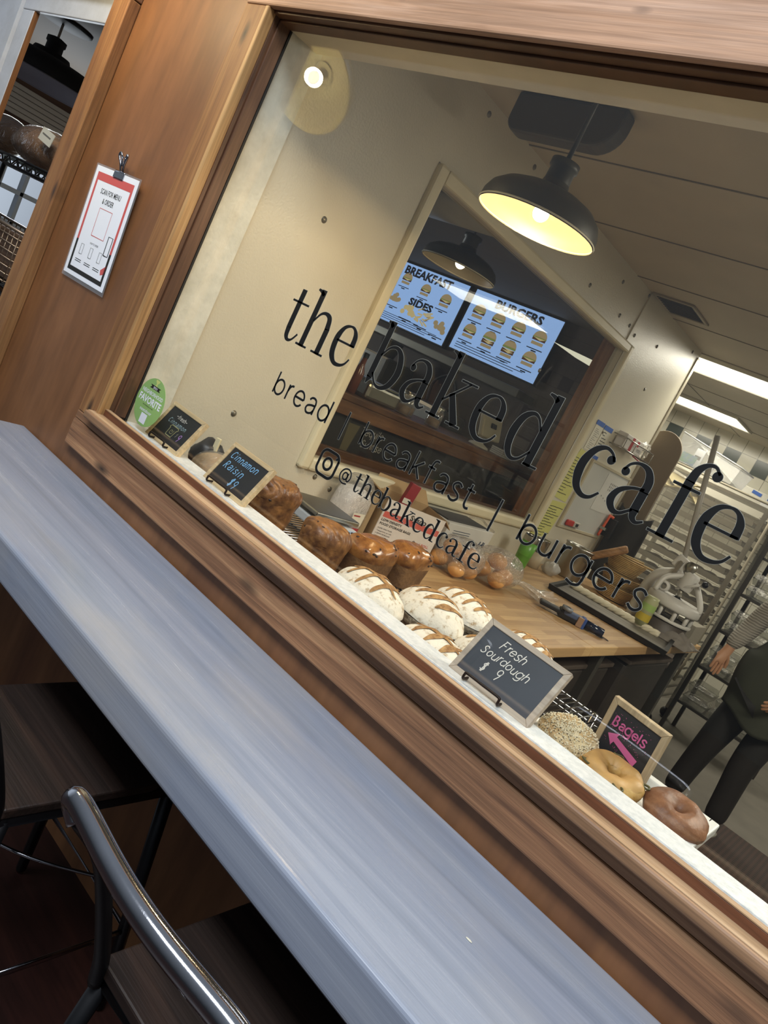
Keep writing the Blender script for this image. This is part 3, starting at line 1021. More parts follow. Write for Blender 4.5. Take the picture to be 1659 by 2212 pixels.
# ------------------------------------------------------------------ laminated menu sign on the panel, held by a bulldog clip
t = thing('menu_sign', 'laminated white and red scan-for-menu sign hanging on the brown panel', 'sign', (-2.43, -.074, 1.405))
SF = Fr((-2.567, -.0765, 1.405), (1, 0, .004), (-.02, -.012, .36))
SW, SH = .270, .358
mb = MB()
mb.prism([SF.p(-.008, -.012), SF.p(SW + .008, -.012), SF.p(SW + .008, SH + .006), SF.p(-.008, SH + .006)], SF.n * .0012)
mb.build('laminate', clear('laminate', (.93, .93, .93), .10, .10, (.8, .8, .82)), t)
mb = MB()
mb.prism([SF.p(0, 0, .0013), SF.p(SW, 0, .0013), SF.p(SW, SH, .0013), SF.p(0, SH, .0013)], SF.n * .0004)
mb.build('sheet', plain('sign_paper', 'f3f7ff', .3), t)
mb = MB()


def bord(x0, x1, y0, y1):
    rect(mb, SF, x0, x1, y0, y1, .0020)


bord(.018, SW - .018, SH - .043, SH - .018)
bord(.018, .030, .117, SH - .043)
bord(SW - .030, SW - .018, .117, SH - .043)
mb.poly([SF.p(SW - .052, .060, .0020), SF.p(SW - .018, .085, .0020), SF.p(SW - .026, .052, .0020), SF.p(SW - .045, .045, .0020)])
stroke(mb, SF, [(.098, .145), (.180, .145), (.180, .235), (.098, .235), (.098, .145)], .0025, .0020)
mb.build('red_print', plain('sign_red', 'cf5a55', .4), t)
mb = MB()
bord(.018, SW - .018, .014, .028)
bord(.018, .030, .028, .117)
bord(SW - .030, SW - .018, .028, .117)
mb.build('black_border', M_INK, t)
mb = MB()
text_mesh(mb, SF, 'SCAN FOR MENU', SW / 2, .278, .024, .130, .0020, .012, 'CENTER')
text_mesh(mb, SF, '& ORDER', SW / 2, .250, .024, .072, .0020, .012, 'CENTER')
mb.build('heading', M_INK, t)
mb = MB()
text_mesh(mb, SF, 'HOW TO ORDER', SW / 2, .118, .009, .055, .0020, 0, 'CENTER')
for i, x in enumerate((.068, .130, .190)):
    stroke(mb, SF, [(x - .009, .075), (x + .009, .075), (x + .009, .108), (x - .009, .108), (x - .009, .075)], .0018, .0020)
    for k in range(2):
        stroke(mb, SF, [(x - .02, .056 - k * .006), (x + .02, .056 - k * .006)], .0022, .0020)
stroke(mb, SF, [(.205, .105), (.232, .105), (.232, .165), (.205, .165), (.205, .105)], .004, .0020)
mb.build('instruction_print', M_INK, t)
t = thing('bulldog_clip', 'silver bulldog clip holding the top of the laminated menu sign', 'clip', (-2.44, -.08, 1.757))
mb = MB()
mb.lathe([(.0065, -.03), (.0065, .03)], 12, (-2.44, -.087, 1.764), basis((0, 0, 1), (0, 1, 0)), True)
mb.obox((-2.44, -.083, 1.755), (.062, .003, .02)).obox((-2.44, -.092, 1.755), (.062, .003, .02))
mb.build('jaw', M_CHROME, t, bevel=.001)
for s in (-1, 1):
    MB().tube(cr3([(-2.44 + s * .006, -.086, 1.765), (-2.44 + s * .012, -.094, 1.79), (-2.44 + s * .025, -.10, 1.812), (-2.44 + s * .020, -.10, 1.822), (-2.44 + s * .010, -.096, 1.808), (-2.44 + s * .004, -.09, 1.785)]), .0035, 8).build('lever', M_CHROME, t)
MB().tube([(-2.463, -.099, 1.818), (-2.417, -.099, 1.806)], .0018, 6).build('pin', M_CHROME, t)

# ------------------------------------------------------------------ little chalkboards and their easels
M_SLATE = plain('chalkboard_black', '23262a', .55, 0, 60, .12, 10, bstr=.05)
M_SLATEB = plain('chalkboard_blue_black', '2c3440', .5, 0, 60, .12, 10, bstr=.05)


def chalkboard(label, bl, W_, H_, tilt, yaw, fw, slate, frame_mat, lines):
    """bl: bottom-left corner of the front face"""
    t_ = thing('chalkboard_sign', label, 'chalkboard sign', bl, 'chalkboards on the sill')
    u = Vector((math.cos(yaw), math.sin(yaw), 0))
    nb = Vector((-u.y, u.x, 0))
    v = (nb * math.sin(tilt) + Vector((0, 0, 1)) * math.cos(tilt))
    F = Fr(bl, u, v)
    T = .016
    fm = MB()
    for poly in (((0, 0), (W_, 0), (W_ - fw, fw), (fw, fw)), ((W_, 0), (W_, H_), (W_ - fw, H_ - fw), (W_ - fw, fw)), ((W_, H_), (0, H_), (fw, H_ - fw), (W_ - fw, H_ - fw)), ((0, H_), (0, 0), (fw, fw), (fw, H_ - fw))):
        fm.prism([F.p(x, y) for x, y in poly], F.n * -T)
    fm.build('frame', frame_mat, t_, bevel=.0015)
    MB().prism([F.p(fw - .002, fw - .002, -.003), F.p(W_ - fw + .002, fw - .002, -.003), F.p(W_ - fw + .002, H_ - fw + .002, -.003), F.p(fw - .002, H_ - fw + .002, -.003)], F.n * -.010).build('slate', slate, t_)
    sl_ = [c for c in COL.objects if c.parent == t_ and c.name.startswith('slate')][0]
    for k, (nm_, mt_, fn) in enumerate(lines):
        q = MB()
        fn(q, F)
        q.build(nm_, mt_, sl_)
    return F


M_CHALK = plain('white_chalk', 'e8e6e0', .9)
M_CBLUE = plain('blue_chalk_pen', '86c0f2', .8)
M_CLBL = plain('pale_blue_chalk', 'a8c4d2', .9)
M_CVIO = plain('violet_chalk', 'b58ad8', .8)
M_CYEL = plain('dull_yellow_chalk', '9c9a6e', .9)
M_CPINK = plain('pink_chalk', 'd0669c', .8)
Hh = -.0022
PINE2 = wood('whitewashed_pine', 'a3978a', 'bdb2a4', 'd2c9bc', 'x', .55, .1, 0, 18, 90)


def sour(q, F):
    hand(q, F, 'Fresh', .058, .100, .0145, .0020, .25, .2, Hh, .08, 3)
    hand(q, F, 'Sourdough', .030, .071, .0135, .0019, .2, .2, Hh, .08, 4)
    hand(q, F, '$', .055, .037, .0150, .0018, .1, .2, Hh, .02, 5)
    hand(q, F, '9', .090, .040, .0170, .0020, .15, .2, Hh, .02, 6)


chalkboard('pale framed chalkboard reading Fresh Sourdough $9, widest of the four', (-.700, .040, 1.093), .216, .146, math.radians(31), math.radians(-1.9), .0135, M_SLATEB, PINE2, [('chalk_lettering', M_CHALK, sour)])


def rais(q, F):
    hand(q, F, 'Cinnamon', .026, .093, .0145, .0024, .2, .30, Hh, .05, 13)
    hand(q, F, 'Raisin', .030, .059, .0150, .0024, .2, .40, Hh, .05, 14)
    hand(q, F, '$9', .094, .024, .0180, .0022, .2, .2, Hh, .03, 15)


chalkboard('pine framed chalkboard reading Cinnamon Raisin $9 in blue', (-1.652, .036, 1.093), .198, .136, math.radians(25), math.radians(-2.6), .0135, M_SLATE, M_PINE, [('chalk_lettering', M_CBLUE, rais)])


def fr1(q, F):
    hand(q, F, '~fresh~', .058, .094, .0088, .0014, .15, .32, Hh, .06, 23)


def fr2(q, F):
    hand(q, F, 'Cinnamon', .040, .072, .0100, .0013, .1, .40, Hh, .06, 24)


def fr3(q, F):
    stroke(q, F, [(.075, .035), (.105, .035), (.108, .060), (.113, .064), (.108, .070), (.072, .070), (.067, .064), (.072, .060), (.075, .035)], .0028, Hh)
    stroke(q, F, cr([(.090, .050), (.094, .054), (.086, .056), (.084, .046), (.097, .045), (.099, .058)]), .0014, Hh)


def fr4(q, F):
    hand(q, F, '9', .132, .038, .0150, .0020, .15, .2, Hh, .03, 25)


def fr5(q, F):
    hand(q, F, '$', .118, .044, .0090, .0011, .1, .2, Hh, .03, 26)


chalkboard('pine framed chalkboard with small fresh and Cinnamon lettering, partly behind the green sticker', (-1.968, .030, 1.093), .187, .134, math.radians(25), math.radians(-2), .0130, M_SLATE, M_PINE,
           [('white_lettering', M_CHALK, fr1), ('blue_lettering', M_CLBL, fr2), ('bread_drawing', M_CYEL, fr3), ('violet_nine', M_CVIO, fr4), ('grey_dollar', M_GREYINK, fr5)])


def bag(q, F):
    hand(q, F, 'Bagels', .022, .094, .0150, .0036, .05, .2, Hh, .10, 33)
    q.poly([F.p(x, y, Hh) for x, y in ((.024, .073), (.050, .087), (.046, .077), (.108, .061), (.104, .045), (.044, .064), (.040, .054))])
    r = random.Random(5)
    for i in range(46):
        a = r.random()
        x = .02 + .095 * a
        y = .077 - .022 * a + r.choice((-1, 1)) * r.uniform(.013, .019)
        disc(q, F, x, y, .0007, None, Hh, 6)
    for i in range(30):
        disc(q, F, r.uniform(.018, .118), r.choice((.090, .121)) + r.uniform(-.004, .004), .0007, None, Hh, 6)


chalkboard('small upright chalkboard reading Bagels with a pink arrow', (-.434, .302, 1.036), .142, .152, math.radians(-5), math.radians(-9.5), .0140, M_SLATE, wood('oak_frame', '9d8b6f', 'b8a585', 'cfbf9f', 'z', .55, .1, 0, 18, 90), [('chalk_lettering', M_CPINK, bag)])


def easel(label, x0, x1, y, lean, first=None):
    t_ = thing('display_easel', label, 'easel', ((x0 + x1) / 2, y, 1.093), 'little wire easels under the chalkboards')
    zt = 1.0985
    b_ = MB()
    b_.tube(cr3([(x0, y + .012, zt), (x0, y - .014, zt - .0005), (x0, y - .0155, zt + .010), (x0 + .005, y - .0155, zt + .014), ((x0 + x1) / 2, y - .0155, zt + .014), (x1 - .005, y - .0155, zt + .014), (x1, y - .0155, zt + .010), (x1, y - .014, zt - .0005), (x1, y + .012, zt)], 4), .0030, 8)
    b_.build('front_hook', M_BLACK, t_)
    for x in (x0, x1):
        MB().tube([(x, y + .010, zt), (x, y + .016 + .07 * math.tan(lean) + .022, zt + .075)], .0022, 8).build('back_arm', M_BLACK, t_)
        MB().tube([(x, y + .006, zt), (x, y + .043, 1.0955)], .0022, 8).build('foot', M_BLACK, t_)
    return t_


easel('black wire easel holding the Fresh Sourdough chalkboard', -.648, -.556, .036, math.radians(31))
easel('black wire easel holding the Cinnamon Raisin chalkboard', -1.605, -1.515, .030, math.radians(25))
easel('black wire easel holding the chalkboard beside the green sticker', -1.915, -1.835, .026, math.radians(25))

# ------------------------------------------------------------------ wire display shelf, tray, breads
t = thing('wire_shelf', 'chrome wire display shelf under the loaves behind the glass', 'wire shelf', (-1.3, .4, 0))
mb = MB()
for i in range(72):
    x = -2.03 + i * .0205
    if x < -.56:
        mb.tube([(x, .125, .997), (x, .76, .997)], .0024, 6)
mb.build('wires', M_CHROME, t)
mb = MB()
for z in (.992, .965):
    mb.tube([(-2.04, .125, z), (-.555, .125, z), (-.555, .76, z), (-2.04, .76, z)], .0035, 8, True)
for y in (.30, .48, .62):
    mb.tube([(-2.04, y, .992), (-.555, y, .992)], .0035, 8)
mb.build('rim', M_CHROME, t)
for x, y in ((-2.03, .145), (-.575, .145), (-2.03, .745), (-.575, .745)):
    MB().tube([(x, y, .0), (x, y, 1.0)], .012, 10).build('post', M_CHROME, t)

M_TRAYW = plain('white_tray', 'dfe0dd', .35, 0, 50, .03, 20)
t = thing('bagel_tray', 'white rimmed tray carrying the three bagels', 'tray', (-.36, .28, 1.02))
MB().box(-.545, -.165, .10, .42, 1.018, 1.026).build('base', M_TRAYW, t, bevel=.003)
mb = MB()
mb.box(-.545, -.165, .412, .44, 1.018, 1.046).box(-.175, -.150, .10, .44, 1.018, 1.046).box(-.555, -.540, .10, .44, 1.018, 1.046)
mb.build('rim', M_TRAYW, t, bevel=.004)
MB().box(-.50, -.21, .12, .40, .94, 1.018).build('support', M_STEEL, t)
MB().box(-.48, -.22, .14, .38, 0, .94).build('stand', plain('dark_pedestal', '2a2724', .6), t)

CR_RAISIN = patchy('raisin_crust', '6f4220', 'ba8143', 22, .35, .68, .28, 60, .3, coat=.3)
CR_CINN = patchy('cinnamon_crust', '5e3a22', 'a0703f', 26, .35, .65, .42, 55, .7, coat=.1)
CR_PAN = patchy('pan_side_crust', '6b4a2c', '8d673f', 30, .35, .65, .7, 120, .5)
M_RAISIN = plain('raisin', '2c1a12', .5, 0, 200, .1, 60)


def pan_loaf(label, c, L, Wd, H, yaw, seed, mat, group, ridges, raisins):
    """tin loaf: straight lower walls, domed glossy top that overhangs; c is the centre of its underside"""
    t_ = thing('bread_loaf', label, 'loaf of bread', c, group)
    M_ = rotz(yaw)
    c = Vector(c)

    def surf(u, v, grow=0.0, seed=seed):
        th = 2 * PI * u
        cx, cy = math.cos(th), math.sin(th)
        e = .85 if ridges else .55
        qx = math.copysign(abs(cx) ** e, cx)
        qy = math.copysign(abs(cy) ** e, cy)
        if v < .45:
            s = v / .45
            k = .86 + .07 * s
            z = H * .52 * s
        else:
            s = (v - .45) / .55
            k = (.93 + .11 * math.sin(min(1, s * 2.2) * PI * .5)) * max(0.0, math.cos(s * PI / 2)) ** .42
            z = H * (.52 + .48 * math.sin(s * PI / 2))
        x, y = qx * L / 2 * k, qy * Wd / 2 * k
        nz = mnoise.noise(Vector((x * 22 + seed, y * 22, z * 22)))
        d = nz * .006
        if ridges and v > .42:
            d += .0050 * (abs(math.sin(150 * (x * .85 + y * .30) + 1.2 * math.sin(26 * y + seed) + nz * 3)) ** .7 - .6)
        k2 = 1 + (d + grow) / max(.03, math.hypot(x, y) + .03)
        return c + M_ @ Vector((x * k2, y * k2, max(0.001, z + (d + grow) * (1 if v > .5 else 0))))
    m1 = MB()
    m1.grid(lambda u, v: surf(u, .45 + v * .55), 130 if ridges else 56, 50 if ridges else 24, True)
    top_ = m1.build('crust_top', mat, t_)
    m1 = MB()
    m1.grid(lambda u, v: surf(u, v * .46), 56, 8, True)
    m1.poly([surf(k / 40, 0) for k in range(40)])
    m1.build('crust_side', CR_PAN if not ridges else mat, t_)
    r = random.Random(seed)
    for i in range(raisins):
        p = surf(r.random(), r.uniform(.50, .92), -.0015)
        MB().ball(p, (r.uniform(.004, .009), r.uniform(.003, .005), .0035), None, 10, 6, rotz(r.uniform(0, 3))).build('raisin', M_RAISIN, top_)
    return t_


G1 = 'cinnamon raisin loaves'
pan_loaf('twisted brown loaf beside the wire rack, behind the Cinnamon Raisin board', (-1.615, .300, 1.0), .165, .145, .150, math.radians(72), 3, CR_CINN, G1, True, 9)
pan_loaf('dark ridged cinnamon loaf between the scale and the sourdough', (-1.342, .275, 1.0), .155, .140, .135, math.radians(78), 9, CR_CINN, G1, True, 10)
pan_loaf('glossy raisin loaf next to the dark ridged loaf', (-1.305, .455, 1.0), .19, .130, .128, math.radians(95), 15, CR_RAISIN, G1, False, 22)
pan_loaf('glossy raisin loaf in front of the cardboard box, dotted with raisins', (-1.302, .655, 1.0), .19, .125, .130, math.radians(98), 21, CR_RAISIN, G1, False, 24)

M_FLOUR = patchy('floured_crust', 'b49d7c', 'ebe6d9', 55, .32, .47, .85, 70, .8)
M_SIDE = patchy('floured_side', '6d5c46', 'b8ad98', 70, .40, .60, .85, 110, .9)
M_SCORE = patchy('open_crust', '80562f', 'c09a66', 60, .35, .65, .7, 120, .6)


def sourdough(label, c, L, Wd, H, yaw, seed, pattern):
    t_ = thing('sourdough_loaf', label, 'loaf of bread', c, 'sourdough loaves')
    M_ = rotz(yaw)
    c = Vector(c)

    def surf(x, y, grow=0.0):
        """upper surface over plan position in -1..1"""
        r2 = min(.999, x * x + y * y)
        z = H * (.36 + .64 * math.sqrt(1 - r2))
        p = Vector((x * L / 2, y * Wd / 2, z))
        d = mnoise.noise(p * 28 + Vector((seed, 0, 0))) * .004 + grow
        n = Vector((x / L, y / Wd, .9 / max(H, .01) * math.sqrt(1 - r2) * .25)).normalized()
        return c + M_ @ (p + n * d)

    def low(u, v):
        th = 2 * PI * u
        k = .70 + .30 * math.sin(v * PI / 2)
        p = Vector((math.cos(th) * L / 2 * k, math.sin(th) * Wd / 2 * k, H * .362 * v))
        d = mnoise.noise(p * 40 + Vector((seed, 0, 0))) * .0025
        return c + M_ @ (p * (1 + d / .1))
    m1 = MB()
    m1.grid(lambda u, v: surf(math.cos(2 * PI * u) * math.sin(v * PI / 2), math.sin(2 * PI * u) * math.sin(v * PI / 2)), 56, 26, True)
    top_ = m1.build('crust_top', M_FLOUR, t_)
    m1 = MB()
    m1.grid(low, 56, 8, True)
    m1.poly([low(k / 40, 0) for k in range(40)])
    m1.build('crust_side', M_SIDE, t_)
    for (a, b_, w) in pattern:
        m1 = MB()
        n = 16
        vs = []
        for i in range(n + 1):
            s = i / n
            x = a[0] + (b_[0] - a[0]) * s
            y = a[1] + (b_[1] - a[1]) * s
            dx, dy = b_[0] - a[0], b_[1] - a[1]
            l = math.hypot(dx, dy)
            nx, ny = -dy / l, dx / l
            ww = 1.35 * w * (math.sin(PI * min(1, max(0, s * .94 + .03))) ** .6) * (1 + .25 * math.sin(9 * s + seed))
            for q in (-1, 0, 1):
                vs.append(surf(x + nx * ww * q, y + ny * ww * q, .0026 if q else .0052))
        m1.add(vs, [(3 * i + q, 3 * i + q + 1, 3 * i + q + 4, 3 * i + q + 3) for i in range(n) for q in (0, 1)], True)
        m1.build('score', M_SCORE, top_)
    return t_


P1 = [((-.72, 0.0), (.72, .02), .07), ((-.42, -.66), (-.40, .66), .06), ((-.02, -.8), (0, .8), .06), ((.4, -.68), (.38, .66), .06)]
P2 = [((-.62, -.45), (-.45, .55), .07), ((-.30, -.62), (-.10, .66), .07), ((.06, -.66), (.28, .62), .07), ((.42, -.56), (.60, .42), .06)]
P3 = [((-.72, -.02), (.74, 0.02), .07), ((-.45, -.6), (-.38, .62), .055), ((-.1, -.76), (-.05, .76), .055), ((.25, -.7), (.3, .7), .055), ((.55, -.5), (.58, .5), .05)]
sourdough('floured sourdough loaf with cross scores, touching the white sill', (-1.088, .225, 1.0), .235, .170, .105, math.radians(-6), 2, P1)
sourdough('floured sourdough loaf with four slashes, in the middle of the pile', (-.998, .405, 1.0), .235, .175, .113, math.radians(-14), 5, P2)
sourdough('floured sourdough loaf with a ladder of scores, beside the wooden table', (-1.030, .630, 1.0), .225, .165, .108, math.radians(-8), 8, P3)
sourdough('low floured sourdough loaf at the left edge of the Fresh Sourdough board', (-.832, .210, 1.0), .23, .165, .082, math.radians(-8), 11, P1)
sourdough('floured sourdough loaf with a brown slash peeking out behind the Fresh Sourdough board', (-.775, .395, 1.0), .23, .165, .090, math.radians(-10), 14, P2)
sourdough('floured sourdough loaf whose white top shows above the Fresh Sourdough board', (-.800, .650, 1.0), .20, .15, .100, math.radians(-6), 17, P3)


def bagel(label, c, R_, r_, mat, seed, tilt, squash=.85):
    t_ = thing('bagel', label, 'bagel', c, 'bagels on the tray')
    M_ = Matrix.Rotation(tilt, 3, 'X') @ rotz(seed)
    c = Vector(c)

    def f(u, v, grow=0.0):
        a, b_ = 2 * PI * u, 2 * PI * v
        p = Vector((math.cos(a) * (R_ + r_ * math.cos(b_)), math.sin(a) * (R_ + r_ * math.cos(b_)), r_ * squash * math.sin(b_)))
        d = mnoise.noise(p * 35 + Vector((seed, 0, 0))) * .005 + grow
        n = Vector((math.cos(a) * math.cos(b_), math.sin(a) * math.cos(b_), math.sin(b_)))
        return c + M_ @ (p + n * d)
    m1 = MB()
    m1.grid(f, 48, 20, True)
    m1.build('crust', mat, t_)
    return t_, f


B1 = patchy('pale_bagel_crust', 'a98d62', 'd8c7a0', 30, .35, .65, .6, 60, .5)
B2 = patchy('cheese_bagel_crust', '94692c', 'cba968', 26, .3, .7, .5, 60, .6)
B3 = patchy('brown_bagel_crust', '5e3822', '8f6344', 24, .3, .7, .5, 60, .6)
t, f = bagel('bagel covered in sesame and poppy seeds', (-.465, .238, 1.062), .037, .031, B1, 1.0, .24)
r = random.Random(2)
for nm, mt_, n_, a0 in (('sesame_seeds', plain('sesame', 'e6dcc0', .7), 900, 0), ('poppy_seeds', plain('poppy', '2c241e', .7), 500, PI)):
    m1 = MB()
    for i in range(n_):
        u, v = r.random(), r.uniform(.02, .48)
        if nm == 'poppy_seeds' and math.cos(2 * PI * u - 3.6) < -.1 and r.random() < .9:
            continue
        p = f(u, v, .0008)
        q = .0020 if nm[0] == 's' else .0011
        m1.ball(p, (q * r.uniform(.7, 1.3), q * r.uniform(.7, 1.2), q), None, 5, 3)
    o = m1.build(nm, mt_, t)
    o['kind'] = 'stuff'
t, f = bagel('golden cheese bagel with green pepper slices, in front of the Bagels board', (-.345, .222, 1.057), .042, .029, B2, 2.0, .16)
JA = plain('green_pepper_slice', '4a4a26', .5)
JB = plain('melted_cheese', 'b8925a', .5, 0, 60, .15, 30)
for k, (u, v) in enumerate(((.30, .13), (.52, .12), (.98, .14), (.75, .10))):
    p = f(u, v, .001)
    m1 = MB()
    m1.tube([p + Vector((.011 * math.cos(a * PI / 8), .008 * math.sin(a * PI / 8), .0015 * math.sin(a * PI / 4))) for a in range(16)], .0024, 6, True)
    m1.build('pepper_slice', JA, t)
m1 = MB()
m1.grid(lambda u, v: f(u, .10 + .3 * v, .0018 * math.sin(PI * v) + .001 * math.sin(40 * u)), 48, 8, True)
m1.build('cheese', JB, t)
bagel('plain brown cinnamon raisin bagel nearest the end of the tray', (-.212, .262, 1.060), .036, .031, B3, 3.0, .20)
for k, (x, y) in enumerate(((-.232, .222), (-.19, .245))):
    pass

# sliced bread bags half hidden behind the two pine boards
t = thing('bagged_bread', 'bag of pale bread with a black twist handle, between the two pine boards', 'bagged bread', (-1.80, .20, 1.0))
MB().ball((-1.80, .22, 1.062), (.10, .075, .062), None, 28, 16, rotz(.2)).build('bread', patchy('tan_crust', 'a97f4e', 'd2b384', 18, .3, .7, .5, 50, .3), t)
MB().ball((-1.80, .22, 1.064), (.106, .081, .066), lambda p, d: p * (1 + .03 * mnoise.noise(p * 50)), 36, 20).build('plastic_bag', M_FILM, t)
MB().tube(cr3([(-1.765, .22, 1.118), (-1.752, .22, 1.150), (-1.725, .22, 1.158), (-1.705, .22, 1.140), (-1.705, .22, 1.116)]), .009, 8, flat=.5).build('bag_tie', plain('dark_strap', '2b2a2a', .6), t)
t = thing('bagged_bread', 'dark bag closed with a pale clip, beside the board behind the green sticker', 'bagged bread', (-1.88, .24, 1.0))
MB().ball((-1.915, .25, 1.072), (.05, .06, .07), lambda p, d: p * (1 + .16 * mnoise.noise(p * 30)), 28, 16).build('bag_body', plain('dark_bag_film', '2c2c2e', .4, 0, 60, .2, 30), t)
MB().obox((-1.880, .235, 1.135), (.018, .010, .045), rotz(.3)).build('clip', plain('pale_clip', 'd8cfae', .5), t, bevel=.002)

# kitchen scale on the wire shelf
t = thing('kitchen_scale', 'steel topped digital kitchen scale on the wire shelf by the wall', 'scale', (-1.70, .64, 1.0))
MY = rotz(math.radians(-8))
mb = MB()
mb.obox((-1.665, .645, 1.0195), (.27, .19, .034), MY)
mb.build('body', plain('scale_body', 'c3c6c8', .4), t, bevel=.006)
MB().obox((-1.715, .652, 1.057), (.20, .205, .016), MY).build('platform', M_STEEL, t, bevel=.004)
MB().obox((-1.715, .652, 1.042), (.06, .06, .02), MY).build('platform_post', M_BLACK, t)
FP = Fr(Vector((-1.665, .645, 1.0372)) + MY @ Vector((.080, -.09, 0)), MY @ Vector((0, 1, 0)), MY @ Vector((-1, 0, 0)))
mb = MB()
rect(mb, FP, .008, .172, -.050, .004)
pn_ = mb.build('panel', plain('blue_control_panel', '8fb0d4', .4), t)
mb = MB()
rect(mb, FP, .022, .090, -.038, -.006, .0004)
mb.build('display', plain('dark_display', '1c2430', .2), pn_)
mb = MB()
for i in range(3):
    for j in range(2):
        rect(mb, FP, .102 + i * .022, .118 + i * .022, -.038 + j * .018, -.027 + j * .018, .0004)
mb.build('buttons', plain('pale_buttons', 'dfe8f2', .5), pn_)

# ------------------------------------------------------------------ butcher block table
m, nt, bs = newmat('butcher_block')
v = coords(nt)
br = N(nt, 'ShaderNodeTexBrick')
br.offset = .5
br.inputs['Scale'].default_value = 1
br.inputs['Brick Width'].default_value = .42
br.inputs['Row Height'].default_value = .036
br.inputs['Mortar Size'].default_value = .0006
br.inputs['Bias'].default_value = 0
br.inputs['Color1'].default_value = lin('a58258')
br.inputs['Color2'].default_value = lin('c9a878')
br.inputs['Mortar'].default_value = lin('8a6038')
mp = N(nt, 'ShaderNodeMapping')
mp.inputs['Rotation'].default_value = (0, 0, PI / 2)
nt.links.new(v, mp.inputs[0])
nt.links.new(mp.outputs[0], br.inputs['Vector'])
n2 = noise(nt, coords(nt, (60, 3, 60)), 1, 4, .6)
nt.links.new(mixc(nt, br.outputs[0], ramp(nt, n2, [(.3, (.78, .76, .74)), (.7, (1.08, 1.06, 1.04))]), .8, 'MULTIPLY'), bs.inputs['Base Color'])
bs.inputs['Roughness'].default_value = .42
t = thing('work_table', 'butcher block work table along the cream wall', 'table', (-1.55, 2.3, 0))
MB().box(-2.05, -1.055, .79, 1.974, .852, .90).build('table_top', m, t, bevel=.004)
MB().box(-2.05, -1.055, 1.977, 3.88, .852, .90).build('table_top', m, t, bevel=.004)
M_LEG = plain('grey_steel_leg', '5b5a55', .4, .7)
for x, y in ((-2.0, .86), (-1.12, .86), (-2.0, 2.3), (-1.12, 2.3), (-2.0, 3.8), (-1.12, 3.8)):
    MB().box(x - .025, x + .025, y - .025, y + .025, 0, .852).build('leg', M_LEG, t, bevel=.003)
mb = MB()
mb.box(-2.02, -1.09, .84, 3.84, .20, .225)
mb.build('under_shelf', M_LEG, t)
M_BIN = plain('dark_bin', '2f2a26', .6, 0, 30, .2, 6)
for i, (x, y, w_, d_, h_, lab) in enumerate(((-1.30, 1.35, .38, .70, .50, 'dark storage bin under the near end of the work table'), (-1.32, 2.25, .36, .80, .50, 'low dark storage bin under the middle of the work table'), (-1.30, 3.25, .36, .80, .52, 'dark storage bin under the far end of the work table'))):
    tb = thing('storage_bin', lab, 'bin', (x, y, .225), 'bins under the work table')
    MB().box(x - w_ / 2, x + w_ / 2, y - d_ / 2, y + d_ / 2, .227, .225 + h_).build('tub', M_BIN, tb, bevel=.02)
    MB().box(x - w_ / 2 - .01, x + w_ / 2 + .01, y - d_ / 2 - .01, y + d_ / 2 + .01, .225 + h_, .25 + h_).build('lid', plain('bin_lid', '4a4038', .6), tb, bevel=.006)

tb = thing('flour_drum', 'large dark round bin on the floor behind the far end of the work table', 'bin', (-1.50, 4.35, 0))
MB().lathe([(.002, .002), (.24, .002), (.28, .60), (.285, .62), (.002, .622)], 36, (-1.50, 4.35, 0)).build('drum', M_BIN, tb)
MB().lathe([(.292, .60), (.292, .635), (.27, .65), (.002, .655)], 36, (-1.50, 4.35, 0)).build('lid', plain('bin_lid', '4a4038', .6), tb)

# ------------------------------------------------------------------ cardboard box of food storage bags
M_CARD = plain('brown_card', 'a88d66', .75, 0, 50, .06, 12)
M_CARDW = plain('printed_card', 'cfc8c0', .65, 0, 50, .04, 12)
u = Vector((.137, .274, 0)).normalized()
nb = Vector((-u.y, u.x, 0))
o = Vector((-1.881, 1.218, .902))
LW, LD, LH = .306, .20, .205
t = thing('cardboard_box', 'open white and red cardboard box of food storage bags on the work table', 'cardboard box', o)


def P3(a, d, z):
    return o + u * a + nb * d + Vector((0, 0, z))


MB().prism([P3(0, 0, 0), P3(LW, 0, 0), P3(LW, 0, LH), P3(0, 0, LH)], nb * .005).build('front_panel', M_CARDW, t)
mb = MB()
mb.prism([P3(0, LD, 0), P3(LW, LD, 0), P3(LW, LD, LH), P3(0, LD, LH)], nb * -.005)
mb.prism([P3(0, .005, 0), P3(0, LD, 0), P3(0, LD, LH), P3(0, .005, LH)], u * .005)
mb.prism([P3(LW, .005, 0), P3(LW, LD, 0), P3(LW, LD, LH), P3(LW, .005, LH)], u * -.005)
mb.prism([P3(0, 0, .0), P3(LW, 0, .0), P3(LW, LD, .0), P3(0, LD, .0)], (0, 0, .006))
mb.build('side_panels', M_CARD, t)
for a in ((P3(0, LD, LH), P3(LW, LD, LH), P3(LW - .02, LD + .05, LH + .055), P3(.03, LD + .05, LH + .05)), (P3(0, 0, LH), P3(0, LD, LH), P3(-.06, LD - .02, LH + .03), P3(-.055, .03, LH + .02)), (P3(LW, 0, LH), P3(LW, LD, LH), P3(LW + .05, LD - .03, LH - .03), P3(LW + .05, .02, LH - .035))):
    MB().prism(a, (0, 0, .004)).build('flap', M_CARD, t)
BF = Fr(P3(0, -.0008, 0), u, (0, 0, 1))
mb = MB()
rect(mb, BF, .008, .298, .125, .152)
text_mesh(mb, BF, '1 ROLL', .235, .060, .016, None, .0004, .02)
mb.build('red_band', plain('box_red', 'c05a4e', .6), t)
mb = MB()
text_mesh(mb, BF, 'Sysco', .135, .152, .034, .085, .0008, .02)
text_mesh(mb, BF, 'LOW DENSITY', .010, .108, .0150, .105, .0004, .02)
text_mesh(mb, BF, 'FOOD STORAGE BAGS', .010, .090, .0150, .160, .0004, .02)
